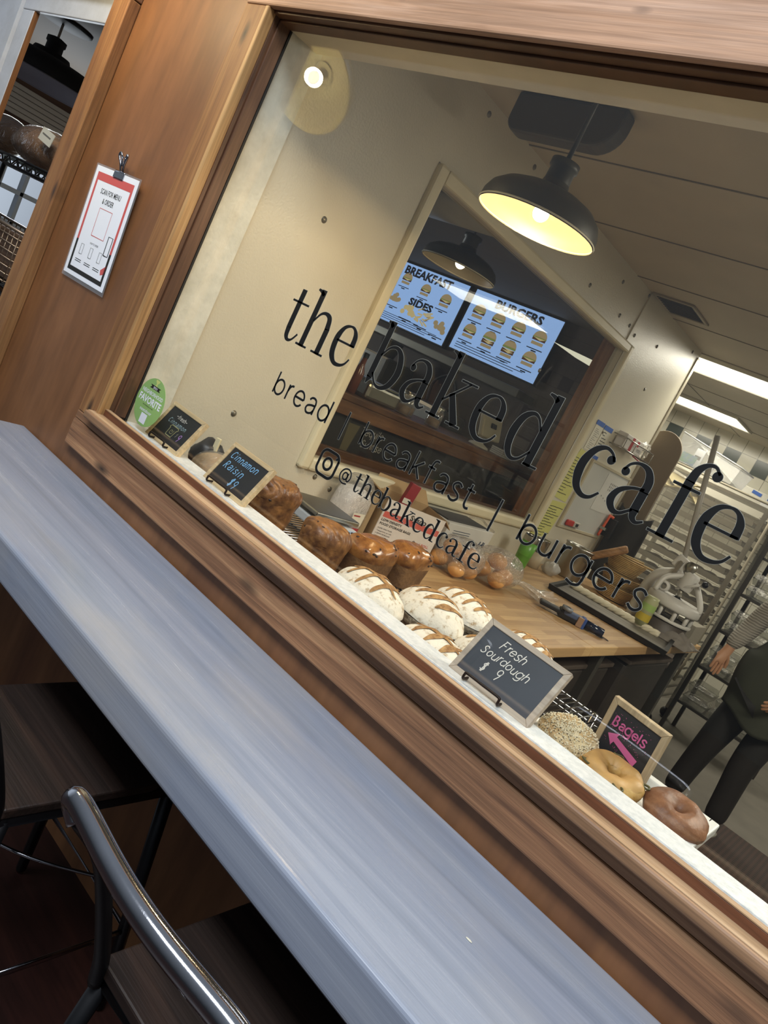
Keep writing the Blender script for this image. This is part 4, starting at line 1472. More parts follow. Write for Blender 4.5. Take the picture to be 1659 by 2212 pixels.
for i, s in enumerate(('CLEAR, ROLL PACK', 'Transparente, en rollo', '1/ 250 KI DE BOLSAS', '27.94 cm X 45.72 cm', 'BOLSAS DE COMIDA')):
    text_mesh(mb, BF, s, .010, .071 - i * .0125, .0085, None, .0004, .005)
stroke(mb, BF, cr([(.20, .045), (.225, .06), (.25, .045), (.235, .02), (.205, .022), (.20, .045)]), .0016, .0004)
stroke(mb, BF, [(.205, .05), (.20, .075), (.222, .06)], .0014, .0004)
mb.build('box_print', M_INK, t)
mb = MB()
for i in range(4):
    q = LD * .2 * i + .03
    mb.poly([P3(LW + .0006, q, .03 + .03 * i), P3(LW + .0006, q + .012, .03 + .03 * i), P3(LW + .0006, q + .032, .13 + .015 * i), P3(LW + .0006, q + .02, .13 + .015 * i)])
mb.build('red_stripe', plain('box_red', 'c05a4e', .6), t)

# red carton standing in that box, flour bag, second box
t = thing('red_carton', 'small dark red carton sticking out of the open cardboard box', 'carton', P3(.16, .12, .02))
C_ = P3(.15, .14, .145)
MB().obox(C_, (.05, .03, .285), basis(u, nb) @ Matrix.Rotation(.10, 3, 'Y')).build('carton', plain('dark_red_card', '8f2c30', .5), t, bevel=.002)
RF = Fr(C_ + Vector((0, 0, .05)) - nb * .0155 - u * .02, u, (0, 0, 1))
mb = MB()
rect(mb, RF, .0, .035, -.005, .02)
mb.build('pale_label', M_OFF, t)
t = thing('flour_bag', 'white paper flour bag in clear wrap against the cream wall', 'bag', (-1.955, 1.09, .90))


def crump(p, d):
    return p * (1 + .10 * mnoise.noise(p * 26) + .05 * mnoise.noise(p * 70))


def boxy(p, d):
    q = Vector((math.copysign(abs(d.x) ** .55, d.x), math.copysign(abs(d.y) ** .55, d.y), math.copysign(abs(d.z) ** .5, d.z)))
    k = 1 + .05 * mnoise.noise(d * 3) + .02 * mnoise.noise(d * 11)
    return Vector((q.x * .062, q.y * .078, q.z * .098)) * k


MB().ball((-1.965, 1.10, 1.0), 1, boxy, 30, 20).build('bag_body', plain('white_flour_paper', 'd9d8d8', .6, 0, 40, .04, 20), t)
MB().ball((-1.965, 1.10, 1.008), 1, lambda p, d: boxy(p, d) * 1.07 + Vector((0, 0, max(0, d.z) ** 3 * .045)), 30, 20).build('clear_wrap', M_FILM, t)
LF = Fr((-1.896, 1.075, .955), (0, 1, 0), (0, 0, 1))
mb = MB()
rect(mb, LF, -.018, .058, 0, .055, .004)
mb.build('label', M_OFF, t)
mb = MB()
rect(mb, LF, -.012, .03, .040, .046, .005)
rect(mb, LF, -.02, .06, -.045, -.012, .003)
mb.build('red_print', plain('flour_red', '9c2f36', .5), t)
t = thing('kraft_bag', 'folded brown paper bag between the flour and the printed box', 'paper bag', (-1.93, 1.19, .90))
M2 = basis((.45, .89, 0), (-.89, .45, 0))
MB().obox((-1.955, 1.195, 1.0), (.04, .10, .20), M2).build('bag_body', plain('kraft_paper', '9c8664', .7, 0, 40, .08, 12), t, bevel=.008)
t = thing('white_carton', 'white printed carton with a plastic-edged top behind the bagged rolls', 'carton', (-1.93, 1.88, .90))
MB().box(-2.03, -1.825, 1.66, 2.10, .902, 1.085).build('carton', plain('white_carton_card', 'c9c8c2', .6, 0, 30, .05, 8), t, bevel=.003)
MB().box(-2.0, -1.86, 1.69, 2.07, 1.085, 1.092).build('tear_strip', plain('dark_strip', '3c3a37', .6), t)
CF = Fr((-1.8245, 1.66, .902), (0, 1, 0), (0, 0, 1))
mb = MB()
text_mesh(mb, CF, 'eheddi', .24, .085, .055, .16, .0006, .03)
for k in range(3):
    stroke(mb, CF, [(.06, .15 - k * .012), (.22, .15 - k * .012)], .003, .0006)
mb.build('print', plain('navy_print', '2c3a52', .6), t)
MB().tube(cr3([(-2.0, 2.10, 1.09), (-1.95, 2.13, 1.11), (-1.90, 2.12, 1.10), (-1.83, 2.10, 1.09)]), .006, 6).build('film_edge', M_FILM, t)

# ------------------------------------------------------------------ bagged bread rolls
M_BUN = patchy('golden_bun', 'b67b3a', 'dca868', 14, .3, .7, .4, 30, .1, coat=.25)
r = random.Random(4)


def rolls(label, c, spots, tail):
    t_ = thing('bagged_rolls', label, 'bag of rolls', c)
    for (x, y, z, q) in spots:
        MB().ball((c[0] + x, c[1] + y, c[2] + z), (q, q * .95, q * .78), lambda p, d: p * (1 + .03 * mnoise.noise(p * 40)), 20, 12).build('roll', M_BUN, t_)
    ex = max(abs(s[0]) + s[3] for s in spots) + .006
    ey = max(abs(s[1]) + s[3] for s in spots) + .006
    ez = max(s[2] + s[3] for s in spots)
    m1 = MB()
    m1.ball((c[0], c[1], c[2] + ez * .57), (ex, ey, ez * .54), lambda p, d: Vector((math.copysign(abs(p.x / ex) ** .75, p.x) * ex, math.copysign(abs(p.y / ey) ** .75, p.y) * ey, p.z)) * (1 + .05 * mnoise.noise(p * 40)), 44, 24)
    m1.build('plastic_bag', M_FILM, t_)
    if tail:
        a, b_ = Vector(tail[0]), Vector(tail[1])
        d = (b_ - a)
        side = d.cross(Vector((0, 0, 1))).normalized()

        def tf(u, v):
            th = 2 * PI * u
            q = .010 + .055 * v ** 1.2 if v > .12 else .028 - .15 * v
            wob = 1 + .35 * math.sin(7 * th + 3 * v) * (.4 + v) * .6
            p = a + d * v + side * math.cos(th) * q * wob + Vector((0, 0, 1)) * (math.sin(th) * q * .55 * wob + .012 * math.sin(6 * v))
            p.z = max(p.z, .903)
            return p
        m1 = MB()
        m1.grid(tf, 36, 14, True)
        m1.build('bag_tail', M_FILM, t_)
        MB().tube([a + d * .12 + side * math.cos(k * PI / 5) * .013 + Vector((0, 0, 1)) * math.sin(k * PI / 5) * .011 for k in range(10)], .003, 6, True).build('tie', plain('pale_tie', 'd8d2bc', .5), t_)


rolls('clear bag of small round rolls lying beside the printed cardboard box', (-1.665, 1.60, .901), ((-.06, -.055, .045, .046), (.05, -.06, .042, .042), (-.045, .045, .045, .046), (.055, .04, .043, .043), (-.035, -.03, .112, .047), (.02, .055, .108, .042), (.045, -.015, .105, .04)), None)
rolls('clear bag of golden rolls with a twisted tail pointing along the table', (-1.605, 1.86, .901), ((-.06, -.03, .052, .054), (.055, -.05, .045, .046), (.02, .065, .052, .054), (-.02, .02, .112, .05)), ((-1.565, 1.98, .945), (-1.435, 2.20, .935)))

# tape sealing gun
t = thing('tape_sealer', 'black and blue hand bag sealer lying on the work table', 'tape sealer', (-1.27, 2.17, .90))
g0, g1 = Vector((-1.420, 2.078, .928)), Vector((-1.125, 2.255, .925))
gd = (g1 - g0).normalized()
gs = Vector((gd.y, -gd.x, 0))
GM = basis(gd, Vector((0, 0, 1)))
MB().obox(g0 + gd * .055, (.12, .022, .055), GM).build('nose', plain('black_plastic', '1d1e21', .35), t, bevel=.006)
m1 = MB()
m1.obox(g0 + gd * .155, (.12, .045, .05), GM)
m1.build('body', plain('black_plastic', '1d1e21', .35), t, bevel=.008)
MB().obox(g0 + gd * .165 + gs * .012 + Vector((0, 0, .012)), (.10, .03, .03), GM).build('cover', plain('blue_grey_plastic', '4a5878', .35), t, bevel=.008)
MB().lathe([(.016, -.008), (.028, -.008), (.028, .008), (.016, .008), (.016, -.008)], 24, g0 + gd * .125 + gs * .018 + Vector((0, 0, .03)), basis(gd, gs)).build('reel', plain('grey_reel', '767a80', .3), t)
MB().obox(g0 + gd * .205 + gs * .006, (.03, .05, .052), GM).build('window', plain('amber_window', '8e7460', .3), t, bevel=.003)
MB().obox(g0 + gd * .222, (.025, .056, .054), GM).build('blue_block', plain('blue_plastic', '2f4c8c', .3), t, bevel=.005)
MB().tube([g0 + gd * .235, g0 + gd * .33], [.024, .021], 14).build('handle', plain('navy_plastic', '1b2236', .15), t)
for k, (a, q) in enumerate(((.0, .022), (1.3, .018), (2.3, .02))):
    c_ = g0 + gd * .335 + gs * (.012 * (k - 1)) + Vector((0, 0, -.018))
    MB().tube([c_ + (gd * math.cos(a + .6) + gs * math.sin(a + .6)) * q * (1 - math.cos(s * PI / 8)) * .9 + (gs * math.cos(a) - gd * math.sin(a)) * q * math.sin(s * PI / 8) * .6 for s in range(16)], .0016, 6, True).build('cord_loop', M_BLACK, t)

# ------------------------------------------------------------------ far end of the table
t = thing('tumbler', 'green steel-rimmed tumbler standing by the wall on the work table', 'tumbler', (-1.875, 2.64, .90))
MB().lathe([(.002, .0), (.036, 0), (.040, .06), (.044, .10), (.049, .175), (.047, .175), (.04, .02)], 32, (-1.875, 2.64, .901)).build('cup', plain('green_cup', '5f9a35', .35, 0, 40, .05, 30), t)
MB().lathe([(.049, .175), (.0505, .178), (.0505, .205), (.047, .215), (.046, .205), (.046, .176)], 32, (-1.875, 2.64, .901)).build('rim', M_STEEL, t)
t = thing('steel_cup', 'small steel measuring cup behind the green tumbler', 'cup', (-1.95, 2.98, .90))
MB().lathe([(.002, 0), (.042, 0), (.045, .085), (.047, .09), (.043, .088), (.04, .006)], 28, (-1.96, 2.98, 1.0)).build('bowl', M_STEEL, t)
MB().lathe([(.002, 0), (.05, 0), (.05, .098), (.002, .098)], 24, (-1.96, 2.98, .901)).build('pedestal', plain('beige_tub', 'b7a98e', .5), t)
MB().tube(cr3([(-1.93, 2.94, 1.08), (-1.90, 2.86, 1.09), (-1.885, 2.80, 1.095)]), .007, 8, flat=.5).build('handle', M_STEEL, t)
t = thing('plastic_packet', 'crumpled clear plastic packet beside the steel pot', 'packet', (-1.87, 3.07, .90))
MB().ball((-1.87, 3.07, .94), (.055, .055, .045), lambda p, d: p * (1 + .25 * mnoise.noise(p * 40)), 24, 14).build('packet', clear('grey_film', (.8, .8, .78), .2, .45, (.6, .58, .54), .8, .2, .9, 40), t)
t = thing('steel_pot', 'tall stainless pot on the work table holding a wooden rolling pin', 'pot', (-1.89, 3.38, .90))
MB().lathe([(.002, .0), (.092, 0), (.096, .01), (.096, .205), (.102, .215), (.100, .22), (.093, .212), (.091, .012), (.002, .010)], 40, (-1.89, 3.38, .901)).build('pot', M_STEEL, t)
MB().tube(cr3([(-1.80, 3.33, 1.05), (-1.775, 3.31, 1.055), (-1.775, 3.31, 1.09), (-1.80, 3.33, 1.095)]), .006, 8).build('handle', M_STEEL, t)
t = thing('rolling_pin', 'wooden rolling pin leaning out of the stainless pot', 'rolling pin', (-1.87, 3.38, .93))
a, b_ = Vector((-1.905, 3.40, .93)), Vector((-1.73, 3.44, 1.30))
a2 = Vector((-1.87, 3.42, 1.04))
q0 = Vector((-1.895, 3.37, 1.02))
q1 = Vector((-1.655, 3.50, 1.245))
MB().tube([q0, q0 + (q1 - q0) * .1, q0 + (q1 - q0) * .5, q1 - (q1 - q0) * .03, q1], [.014, .024, .026, .026, .020], 16).build('pin', wood('worn_wood', '7a5632', '9c7448', 'b58c5e', 'x', .6, .1, 0, 20, 60), t)
M_RAT = plain('rattan', 'b3935f', .7, 0, 120, .15, 40)


def banneton(label, c, R0, R1, n, tilt):
    t_ = thing('proofing_basket', label, 'basket', c, 'coiled proofing baskets')
    M_ = Matrix.Rotation(tilt, 3, 'X') @ Matrix.Rotation(tilt * .7, 3, 'Y')
    m1 = MB()
    for i in range(n):
        q = R0 + (R1 - R0) * i / (n - 1)
        m1.tube([Vector(c) + M_ @ Vector((q * math.cos(k * PI / 18), q * math.sin(k * PI / 18), .010 + i * .0105)) for k in range(36)], .0052, 6, True)
    m1.build('coil', M_RAT, t_)
    m1 = MB()
    m1.lathe([(.001, 0), (R0 * .98, .0), (R1 * .985, n * .0105)], 30, Vector(c) + M_ @ Vector((0, 0, .012)), M_)
    m1.build('lining', plain('floured_lining', '8a7450', .8), t_)


banneton('coiled rattan proofing basket at the bottom of the stack', (-1.63, 3.60, .901), .10, .135, 9, 0)
banneton('coiled rattan proofing basket in the middle of the stack', (-1.64, 3.60, .985), .095, .13, 9, .03)
banneton('coiled rattan proofing basket on top of the stack', (-1.655, 3.60, 1.075), .09, .13, 10, -.04)
t = thing('dough_scraper_pair', 'two light wooden sticks lying across the top basket', 'sticks', (-1.6, 3.58, 1.19))
MB().tube([(-1.66, 3.50, 1.192), (-1.47, 3.62, 1.196)], .006, 8).build('stick', wood('pale_stick', 'b79a66', 'cdb078', 'dcc08c', 'x', .6, .1), t)
MB().tube([(-1.70, 3.54, 1.194), (-1.56, 3.63, 1.202)], .009, 8).build('brush', plain('straw', '9a8250', .7, 0, 90, .2, 40), t)

# big dark sheet pan hanging over the table edge
t = thing('sheet_pan', 'dark rimmed sheet pan pushed over the edge of the work table', 'sheet pan', (-1.35, 2.95, .90))
ca, cb_, cc, cd = Vector((-1.642, 2.623, .905)), Vector((-1.757, 3.14, .905)), Vector((-1.045, 3.29, .905)), Vector((-.965, 2.765, .905))
cc = cb_ + (cd - ca)
PM_IN = patchy('worn_grey_pan', '5d5a50', '8d897b', 30, .35, .65, .5, 60, .2)
MB().prism([ca, cd, cc, cb_], (0, 0, .004)).build('base', wood('scoured_pan', '55524a', '76726a', '938f84', 'x', .45, .1, 0, 50, 200), t)
cen = (ca + cb_ + cc + cd) / 4
m1 = MB()
cs = [ca, cd, cc, cb_]
for i in range(4):
    p, q = cs[i], cs[(i + 1) % 4]
    ip, iq = p + (cen - p) * .045, q + (cen - q) * .045
    m1.add([p + Vector((0, 0, .0)), q + Vector((0, 0, .0)), q + Vector((0, 0, .028)) + (q - cen) * .02, p + Vector((0, 0, .028)) + (p - cen) * .02, iq + Vector((0, 0, .005)), ip + Vector((0, 0, .005)), iq + Vector((0, 0, .028)), ip + Vector((0, 0, .028))],
           [(0, 1, 2, 3), (3, 2, 6, 7), (7, 6, 4, 5)])
m1.build('rim', plain('dark_pan_rim', '232220', .5, .4), t)

# braided dough, spray bottle, towel, white box, tub
t = thing('braided_dough', 'long pale braided dough strip lying along the far side of the sheet pan', 'dough', (-1.45, 3.05, .91))
m1 = MB()
for ph in (0, 2.1, 4.2):
    m1.tube([(-1.70 + .56 * s, 3.06 + .10 * s + .013 * math.sin(ph + 26 * s) * (1 if s < .62 else .45), .925 + .010 * math.cos(ph + 26 * s)) for s in [k / 40 for k in range(41)]], .0135, 8)
m1.build('dough', plain('raw_dough', 'd8d0b8', .6), t)
t = thing('wipes_bottle', 'yellow and green printed canister between the sheet pan and the white press', 'canister', (-1.27, 3.22, .93))
MB().lathe([(.002, 0), (.042, 0), (.042, .15), (.036, .165), (.036, .18), (.002, .18)], 28, (-1.265, 3.155, .922)).build('can', plain('pale_green_can', 'a9ab82', .35), t)
MB().lathe([(.0425, .03), (.0425, .075)], 28, (-1.265, 3.155, .922)).build('yellow_flower', plain('yellow_print', 'bfa93a', .4), t)
MB().lathe([(.0425, .095), (.0425, .135)], 28, (-1.265, 3.155, .922)).build('green_band', plain('green_print', '9db86a', .4), t)
t = thing('grey_towel', 'crumpled grey towel at the edge of the table beside the press', 'towel', (-1.08, 3.36, .90))


def twl(u, v):
    x = -1.20 + .22 * u
    y = 3.20 + .34 * v
    z = .912 + .045 * abs(mnoise.noise(Vector((u * 4, v * 5, 1)))) * math.sin(PI * v) + .045 * math.sin(PI * u) * math.sin(PI * v)
    return Vector((x + .012 * mnoise.noise(Vector((u * 5, v * 5, 3))), y, z))


MB().grid(twl, 30, 30).build('cloth', plain('towel_grey', '7d7770', .9, 0, 90, .15, 20), t, solid=.006)
t = thing('clear_tub', 'cloudy plastic tub behind the coiled baskets', 'tub', (-1.42, 3.72, .90))
MB().lathe([(.002, 0), (.10, 0), (.115, .19), (.118, .2), (.111, .195), (.097, .005)], 32, (-1.44, 3.73, .901)).build('tub', clear('cloudy_plastic', (.85, .85, .83), .08, .30, (.62, .62, .58), 0, .15), t)
MB().lathe([(.002, .2), (.12, .2), (.122, .206), (.002, .212)], 32, (-1.44, 3.73, .901)).build('lid', M_STEEL, t)
t = thing('paper_box', 'open pale paper box at the far end of the table', 'box', (-1.12, 3.62, .90))
MB().box(-1.22, -1.07, 3.55, 3.80, .902, 1.03).build('box', plain('pale_grey_card', '8c8678', .7), t, bevel=.002)
MB().prism([(-1.22, 3.55, 1.032), (-1.10, 3.58, 1.036), (-1.16, 3.70, 1.06)], (0, 0, .003)).build('flap', M_OFF, t)

# ------------------------------------------------------------------ white dough press
t = thing('dough_press', 'white cast dough divider press with a tall lever on the work table', 'dough press', (-1.2, 3.4, .90))
M_PR = plain('white_enamel', 'c9c7c2', .4, 0, 60, .05, 10)
PX, PY = -1.215, 3.40
MB().lathe([(.002, 0), (.15, 0), (.15, .035), (.14, .05), (.14, .11), (.002, .11)], 40, (PX, PY, .901)).build('pan', plain('dark_press_pan', '4a423b', .5), t)
MB().lathe([(.002, .175), (.158, .175), (.163, .185), (.163, .215), (.150, .235), (.03, .24)], 40, (PX, PY, .901)).build('head_plate', M_PR, t)
for k in range(10):
    an = k * PI / 5 + .2
    MB().tube([(PX + .135 * math.cos(an), PY + .135 * math.sin(an), 1.005), (PX + .135 * math.cos(an), PY + .135 * math.sin(an), 1.08)], .013, 8).build('piston', M_PR, t)
MB().lathe([(.15, .100), (.153, .105), (.153, .115), (.13, .118)], 40, (PX, PY, .901)).build('lower_ring', M_PR, t)
MB().tube([(PX, PY, 1.13), (PX, PY, 1.22)], .018, 12).build('ram', M_STEEL, t)
MB().lathe([(.036, 0), (.046, .01), (.050, .10), (.042, .115), (.002, .118)], 24, (PX, PY, 1.20), Matrix.Rotation(.12, 3, 'Y')).build('ram_housing', M_PR, t)
m1 = MB()
m1.tube(cr3([(PX - .20, PY + .03, .905), (PX - .205, PY + .03, 1.0), (PX - .20, PY + .03, 1.13), (PX - .17, PY + .02, 1.21), (PX - .11, PY + .01, 1.25), (PX - .03, PY, 1.285)]), [.036] * 14 + [.034] * 16 + [.03], 12)
m1.build('column', M_PR, t)
m1 = MB()
m1.tube(cr3([(PX + .02, PY, 1.29), (PX + .08, PY, 1.24), (PX + .14, PY, 1.16), (PX + .15, PY, 1.12)]), .017, 10)
m1.tube(cr3([(PX - .03, PY - .02, 1.28), (PX - .10, PY - .08, 1.22), (PX - .11, PY - .11, 1.13)]), .016, 10)
m1.build('yoke', M_PR, t)
MB().obox((PX - .075, PY - .005, 1.335), (.09, .05, .085), Matrix.Rotation(.3, 3, 'Y')).build('pivot_block', M_PR, t, bevel=.01)
MB().lathe([(.035, -.01), (.035, .01), (.002, .01)], 18, (PX - .01, PY - .03, 1.34), basis((1, 0, 0), (0, 0, 1))).build('gear', M_STEEL, t)
MB().obox((PX - .075, PY - .04, 1.30), (.022, .02, .10), Matrix.Rotation(.1, 3, 'Y')).build('pawl', M_STEEL, t, bevel=.002)
MB().tube([(PX - .075, PY, 1.345), (-1.487, 3.40, 2.105)], [.016, .018], 12).build('lever', plain('pale_lever', 'a9a59c', .4), t)
MB().tube([(PX - .03, PY - .03, 1.19), (PX + .105, PY - .06, 1.285)], .007, 8).build('side_lever', M_PR, t)
MB().ball((PX + .115, PY - .062, 1.292), .019).build('knob', M_BLACK, t)
MB().lathe([(.02, -.02), (.033, -.02), (.033, .02), (.02, .02)], 18, (PX - .09, PY - .04, 1.17), basis((1, 0, 0), (0, 0, 1))).build('scroll', M_PR, t)

# ------------------------------------------------------------------ things fixed to the cream wall
WX = -2.0598
WF = lambda y, z: Fr((WX, y, z), (0, 1, 0), (0, 0, 1))
M_YEL = plain('yellow_paper', 'c9c878', .7)


def sheet(name, label, cat, quad, mat, group=None, h=.0015):
    t_ = thing(name, label, cat, (WX, quad[0][0], quad[0][1]), group)
    MB().prism([(WX + .001, y, z) for y, z in quad], (h, 0, 0)).build('paper', mat, t_)
    return t_


def scrawl(t_, y0, z0, w_, rows, dz, seed, mat, wd=.004, slope=0.0):
    r_ = random.Random(seed)
    m1 = MB()
    F_ = WF(y0, z0)
    for i in range(rows):
        L_ = w_ * r_.uniform(.35, 1.0)
        ys = r_.uniform(0, .15) * w_
        k = 10
        stroke(m1, F_, [(ys + L_ * j / k, -i * dz + slope * j / k + r_.uniform(-.002, .002)) for j in range(k + 1)], wd, .0032)
    m1.build('handwriting', mat, t_)


t_ = sheet('yellow_note', 'upper long yellow handwritten sheet beside the interior window', 'note', ((2.95, 1.352), (3.205, 1.333), (3.228, 1.672), (3.035, 1.680)), M_YEL)
scrawl(t_, 3.0, 1.62, .18, 13, .020, 1, M_INK)
t_ = sheet('yellow_note', 'lower yellow handwritten sheet beside the interior window', 'note', ((2.962, 1.062), (3.193, 1.042), (3.235, 1.328), (2.97, 1.318)), M_YEL)
scrawl(t_, 3.0, 1.285, .20, 13, .018, 2, M_INK)
t_ = sheet('wall_paper_list', 'pale printed list with blue tape, left of the two above the yellow notes', 'paper list', ((3.06, 1.69), (3.175, 1.688), (3.178, 1.862), (3.06, 1.862)), M_OFF, 'taped lists on the wall')
scrawl(t_, 3.075, 1.83, .085, 12, .0115, 3, M_GREYINK, .0025)
MB().box(WX + .002, WX + .004, 3.05, 3.172, 1.853, 1.882).build('tape', M_BLUEINK, t_)
t_ = sheet('wall_paper_list', 'pale handwritten list with blue tape, right of the two above the whiteboard', 'paper list', ((3.19, 1.685), (3.312, 1.68), (3.318, 1.862), (3.19, 1.862)), M_OFF, 'taped lists on the wall')
scrawl(t_, 3.205, 1.835, .095, 8, .019, 4, M_INK, .0045)
MB().box(WX + .002, WX + .004, 3.185, 3.32, 1.850, 1.880).build('tape', M_BLUEINK, t_)
m1 = MB()
MB().box(WX + .002, WX + .004, 3.24, 3.32, 1.66, 1.682).build('tape', M_BLUEINK, t_)
# whiteboard
t = thing('whiteboard', 'grey-white marker board fixed to the cream wall', 'whiteboard', (WX, 3.62, 1.41))
MB().box(WX + .001, WX + .010, 3.262, 3.982, 1.185, 1.645).build('board', plain('marker_board', 'bfc0bb', .3, 0, 40, .05, 4), t)
m1 = MB()
for a_ in ((3.25, 3.275, 1.172, 1.658), (3.968, 3.99, 1.172, 1.658), (3.275, 3.968, 1.172, 1.19), (3.275, 3.968, 1.64, 1.658)):
    m1.box(WX + .001, WX + .016, *a_)
m1.build('frame', plain('board_frame', 'b7ad94', .5), t, bevel=.002)
t_ = thing('pinned_sheet', 'white sheet of figures stuck on the marker board', 'paper', (WX + .01, 3.78, 1.48))
MB().box(WX + .0105, WX + .012, 3.585, 3.965, 1.355, 1.622).build('paper', plain('sheet_white', 'c6c5bf', .6), t_)
m1 = MB()
F_ = WF(3.70, 1.50)
for i in range(3):
    for j in range(5):
        stroke(m1, F_, [(j * .03, .06 - i * .022 + .01), (j * .03 + .005, .06 - i * .022 - .004)], .006, .0135)
for i in range(5):
    stroke(m1, F_, [(-.06 + .05 * i, -.03 - .012 * i), (-.05 + .05 * i, -.04 - .012 * i)], .006, .0135)
m1.build('figures', M_INK, t_)
t_ = thing('red_magnet', 'small red clip magnet on the lower part of the marker board', 'magnet', (WX + .01, 3.41, 1.218))
MB().box(WX + .0105, WX + .03, 3.33, 3.44, 1.198, 1.240).build('grip', plain('red_plastic', 'b33a30', .35), t_, bevel=.010, segs=3)
MB().box(WX + .012, WX + .032, 3.435, 3.535, 1.200, 1.238).build('jaw', plain('grey_plastic', 'b5b0a6', .35), t_, bevel=.006)
MB().box(WX + .030, WX + .034, 3.46, 3.50, 1.209, 1.229).build('slot', M_INK, t_)
t_ = thing('orange_handle_frame', 'orange and black rack handle at the far edge of the marker board', 'rack handle', (WX + .02, 3.96, 1.26))
MB().tube(cr3([(-2.03, 3.90, 1.205), (-2.03, 3.905, 1.22), (-2.03, 3.925, 1.35), (-2.03, 3.935, 1.358), (-2.005, 3.95, 1.355)]), .010, 8).build('handle', plain('orange_plastic', 'd0562f', .4), t_)
MB().box(-2.045, -1.97, 3.955, 3.985, 1.21, 1.35).build('panel', plain('black_panel', '232321', .5), t_, bevel=.004)
MB().box(-2.058, -2.0, 3.90, 3.93, 1.25, 1.27).build('bracket', M_STEEL, t_)
# wire wall file with packets
t_ = thing('wall_rack', 'little wire wall rack above the marker board', 'wire rack', (WX, 3.63, 1.8))
m1 = MB()
for z in (1.80, 1.87):
    m1.tube([(WX + .002, 3.36, z), (WX + .10, 3.36, z), (WX + .10, 3.90, z), (WX + .002, 3.90, z)], .004, 6)
for y in (3.36, 3.54, 3.72, 3.90):
    m1.tube([(WX + .10, y, 1.80), (WX + .10, y, 1.87)], .003, 6)
m1.tube([(WX + .06, 3.36, 1.80), (WX + .06, 3.90, 1.80)], .004, 6)
m1.build('wires', M_STEEL, t_)
t_ = thing('glove_box', 'white and red printed packet standing in the wire wall rack', 'packet', (WX + .05, 3.55, 1.806))
MB().box(WX + .015, WX + .085, 3.38, 3.72, 1.806, 1.90).build('packet', plain('white_packet', 'cfcbc6', .4), t_, bevel=.006)
m1 = MB()
F_ = Fr((WX + .0856, 3.38, 1.806), (0, 1, 0), (0, 0, 1))
rect(m1, F_, .10, .145, .0, .09, .0004)
rect(m1, F_, .20, .24, .05, .085, .0004)
m1.build('red_print', plain('packet_red', 'a8383a', .5), t_)
m1 = MB()
text_mesh(m1, F_, 'VOID', .235, .02, .03, None, .0005, .01)
text_mesh(m1, F_, 'S', .155, .035, .03, None, .0005, .01)
m1.build('print', M_GREYINK, t_)
t_ = thing('plastic_packet', 'crumpled clear packet at the far end of the wire wall rack', 'packet', (WX + .05, 3.8, 1.806))
MB().ball((WX + .055, 3.80, 1.865), (.04, .075, .055), lambda p, d: p * (1 + .3 * mnoise.noise(p * 35)), 24, 14).build('packet', M_FILM, t_)
MB().box(WX + .03, WX + .036, 3.76, 3.83, 1.84, 1.90).build('label', M_WHT, t_)
t_ = thing('red_skewer', 'long thin dark red stick hooked under the wire wall rack', 'stick', (WX + .1, 3.7, 1.77))
MB().tube([(WX + .11, 3.55, 1.79), (WX + .11, 3.88, 1.765)], .005, 6).build('stick', plain('dark_red_stick', '8f3030', .5), t_)

# ------------------------------------------------------------------ kitchen pendant lamp
M_LOUT = plain('lamp_grey_outside', '4b473d', .45, .2)
M_LIN = plain('lamp_cream_inside', '5c5648', .45)


def pendant(label, c, R_, outm, inm, top, lit, group=None, neck=True, canopy=None, bulbs=1.0, tilt=None, cordm=None, tall=None, slim=1.0):
    """c: centre of the rim"""
    t_ = thing('pendant_lamp', label, 'pendant lamp', c, group)
    c = Vector(c)
    M_ = tilt or Matrix.Identity(3)
    k = R_ / .2125
    kz = (tall or k)
    prof = [(.2125, .0), (.210, .028), (.196, .055), (.165, .078), (.12, .094), (.075, .104), (.050, .112), (.045, .13)]
    MB().lathe([(r_ * k, z * kz) for r_, z in prof], 56, c, M_).build('shade', outm, t_, solid=0)
    MB().lathe([((r_ - .003) * k, (z - .0035) * kz + (.001 if i == 0 else 0)) for i, (r_, z) in enumerate(prof[:-1])] + [(.001, .105 * kz)], 56, c, M_).build('shade_lining', inm, t_)
    MB().lathe([(.2125 * k, 0), (.2145 * k, .002), (.2125 * k, .005), (.2085 * k, .002), (.2125 * k, 0)], 56, c, M_).build('rim', plain('rim_enamel', 'e6dcc0', .4) if lit else outm, t_)
    MB().lathe([(.045 * k * slim, .10 * kz), (.043 * k * slim, .165 * kz), (.05 * k * slim, .17 * kz), (.05 * k * slim, .19 * kz), (.02 * k * slim, .198 * kz), (.001, .20 * kz)], 28, c, M_).build('neck', outm, t_)
    if lit:
        MB().ball(c + M_ @ Vector((0, 0, .035 * kz)), .028 * k, None, 20, 14, M_).build('bulb', emit('lit_bulb', 'fff0d0', 8.0) if lit else plain('dark_bulb', '8a8680', .3), t_)
    MB().tube([c + M_ @ Vector((0, 0, .08 * kz)), c + M_ @ Vector((0, 0, .11 * kz))], .02 * k, 12).build('socket', M_BLACK, t_)
    if top:
        MB().tube([c + M_ @ Vector((0, 0, .19 * kz)), Vector(top)], .007, 8).build('stem', cordm or outm, t_)
        MB().lathe([(.06, -.022), (.055, -.004), (.05, -.001), (.001, -.001)] if not canopy else [(.001, -.020), (canopy * .9, -.016), (canopy, -.010), (canopy, -.003), (.001, -.001)], 28, Vector(top)).build('canopy', outm, t_)
    return t_


pendant('lit grey warehouse pendant lamp hanging just inside the bakery window', (-1.267, .40, 2.114), .172, M_LOUT, M_LIN, (-1.267, .40, KZ), True, tall=.92)

# dark rounded housing on the ceiling
t = thing('ceiling_housing', 'dark grey rounded housing mounted on the kitchen ceiling above the lit pendant', 'ceiling unit', (-1.66, .93, KZ))


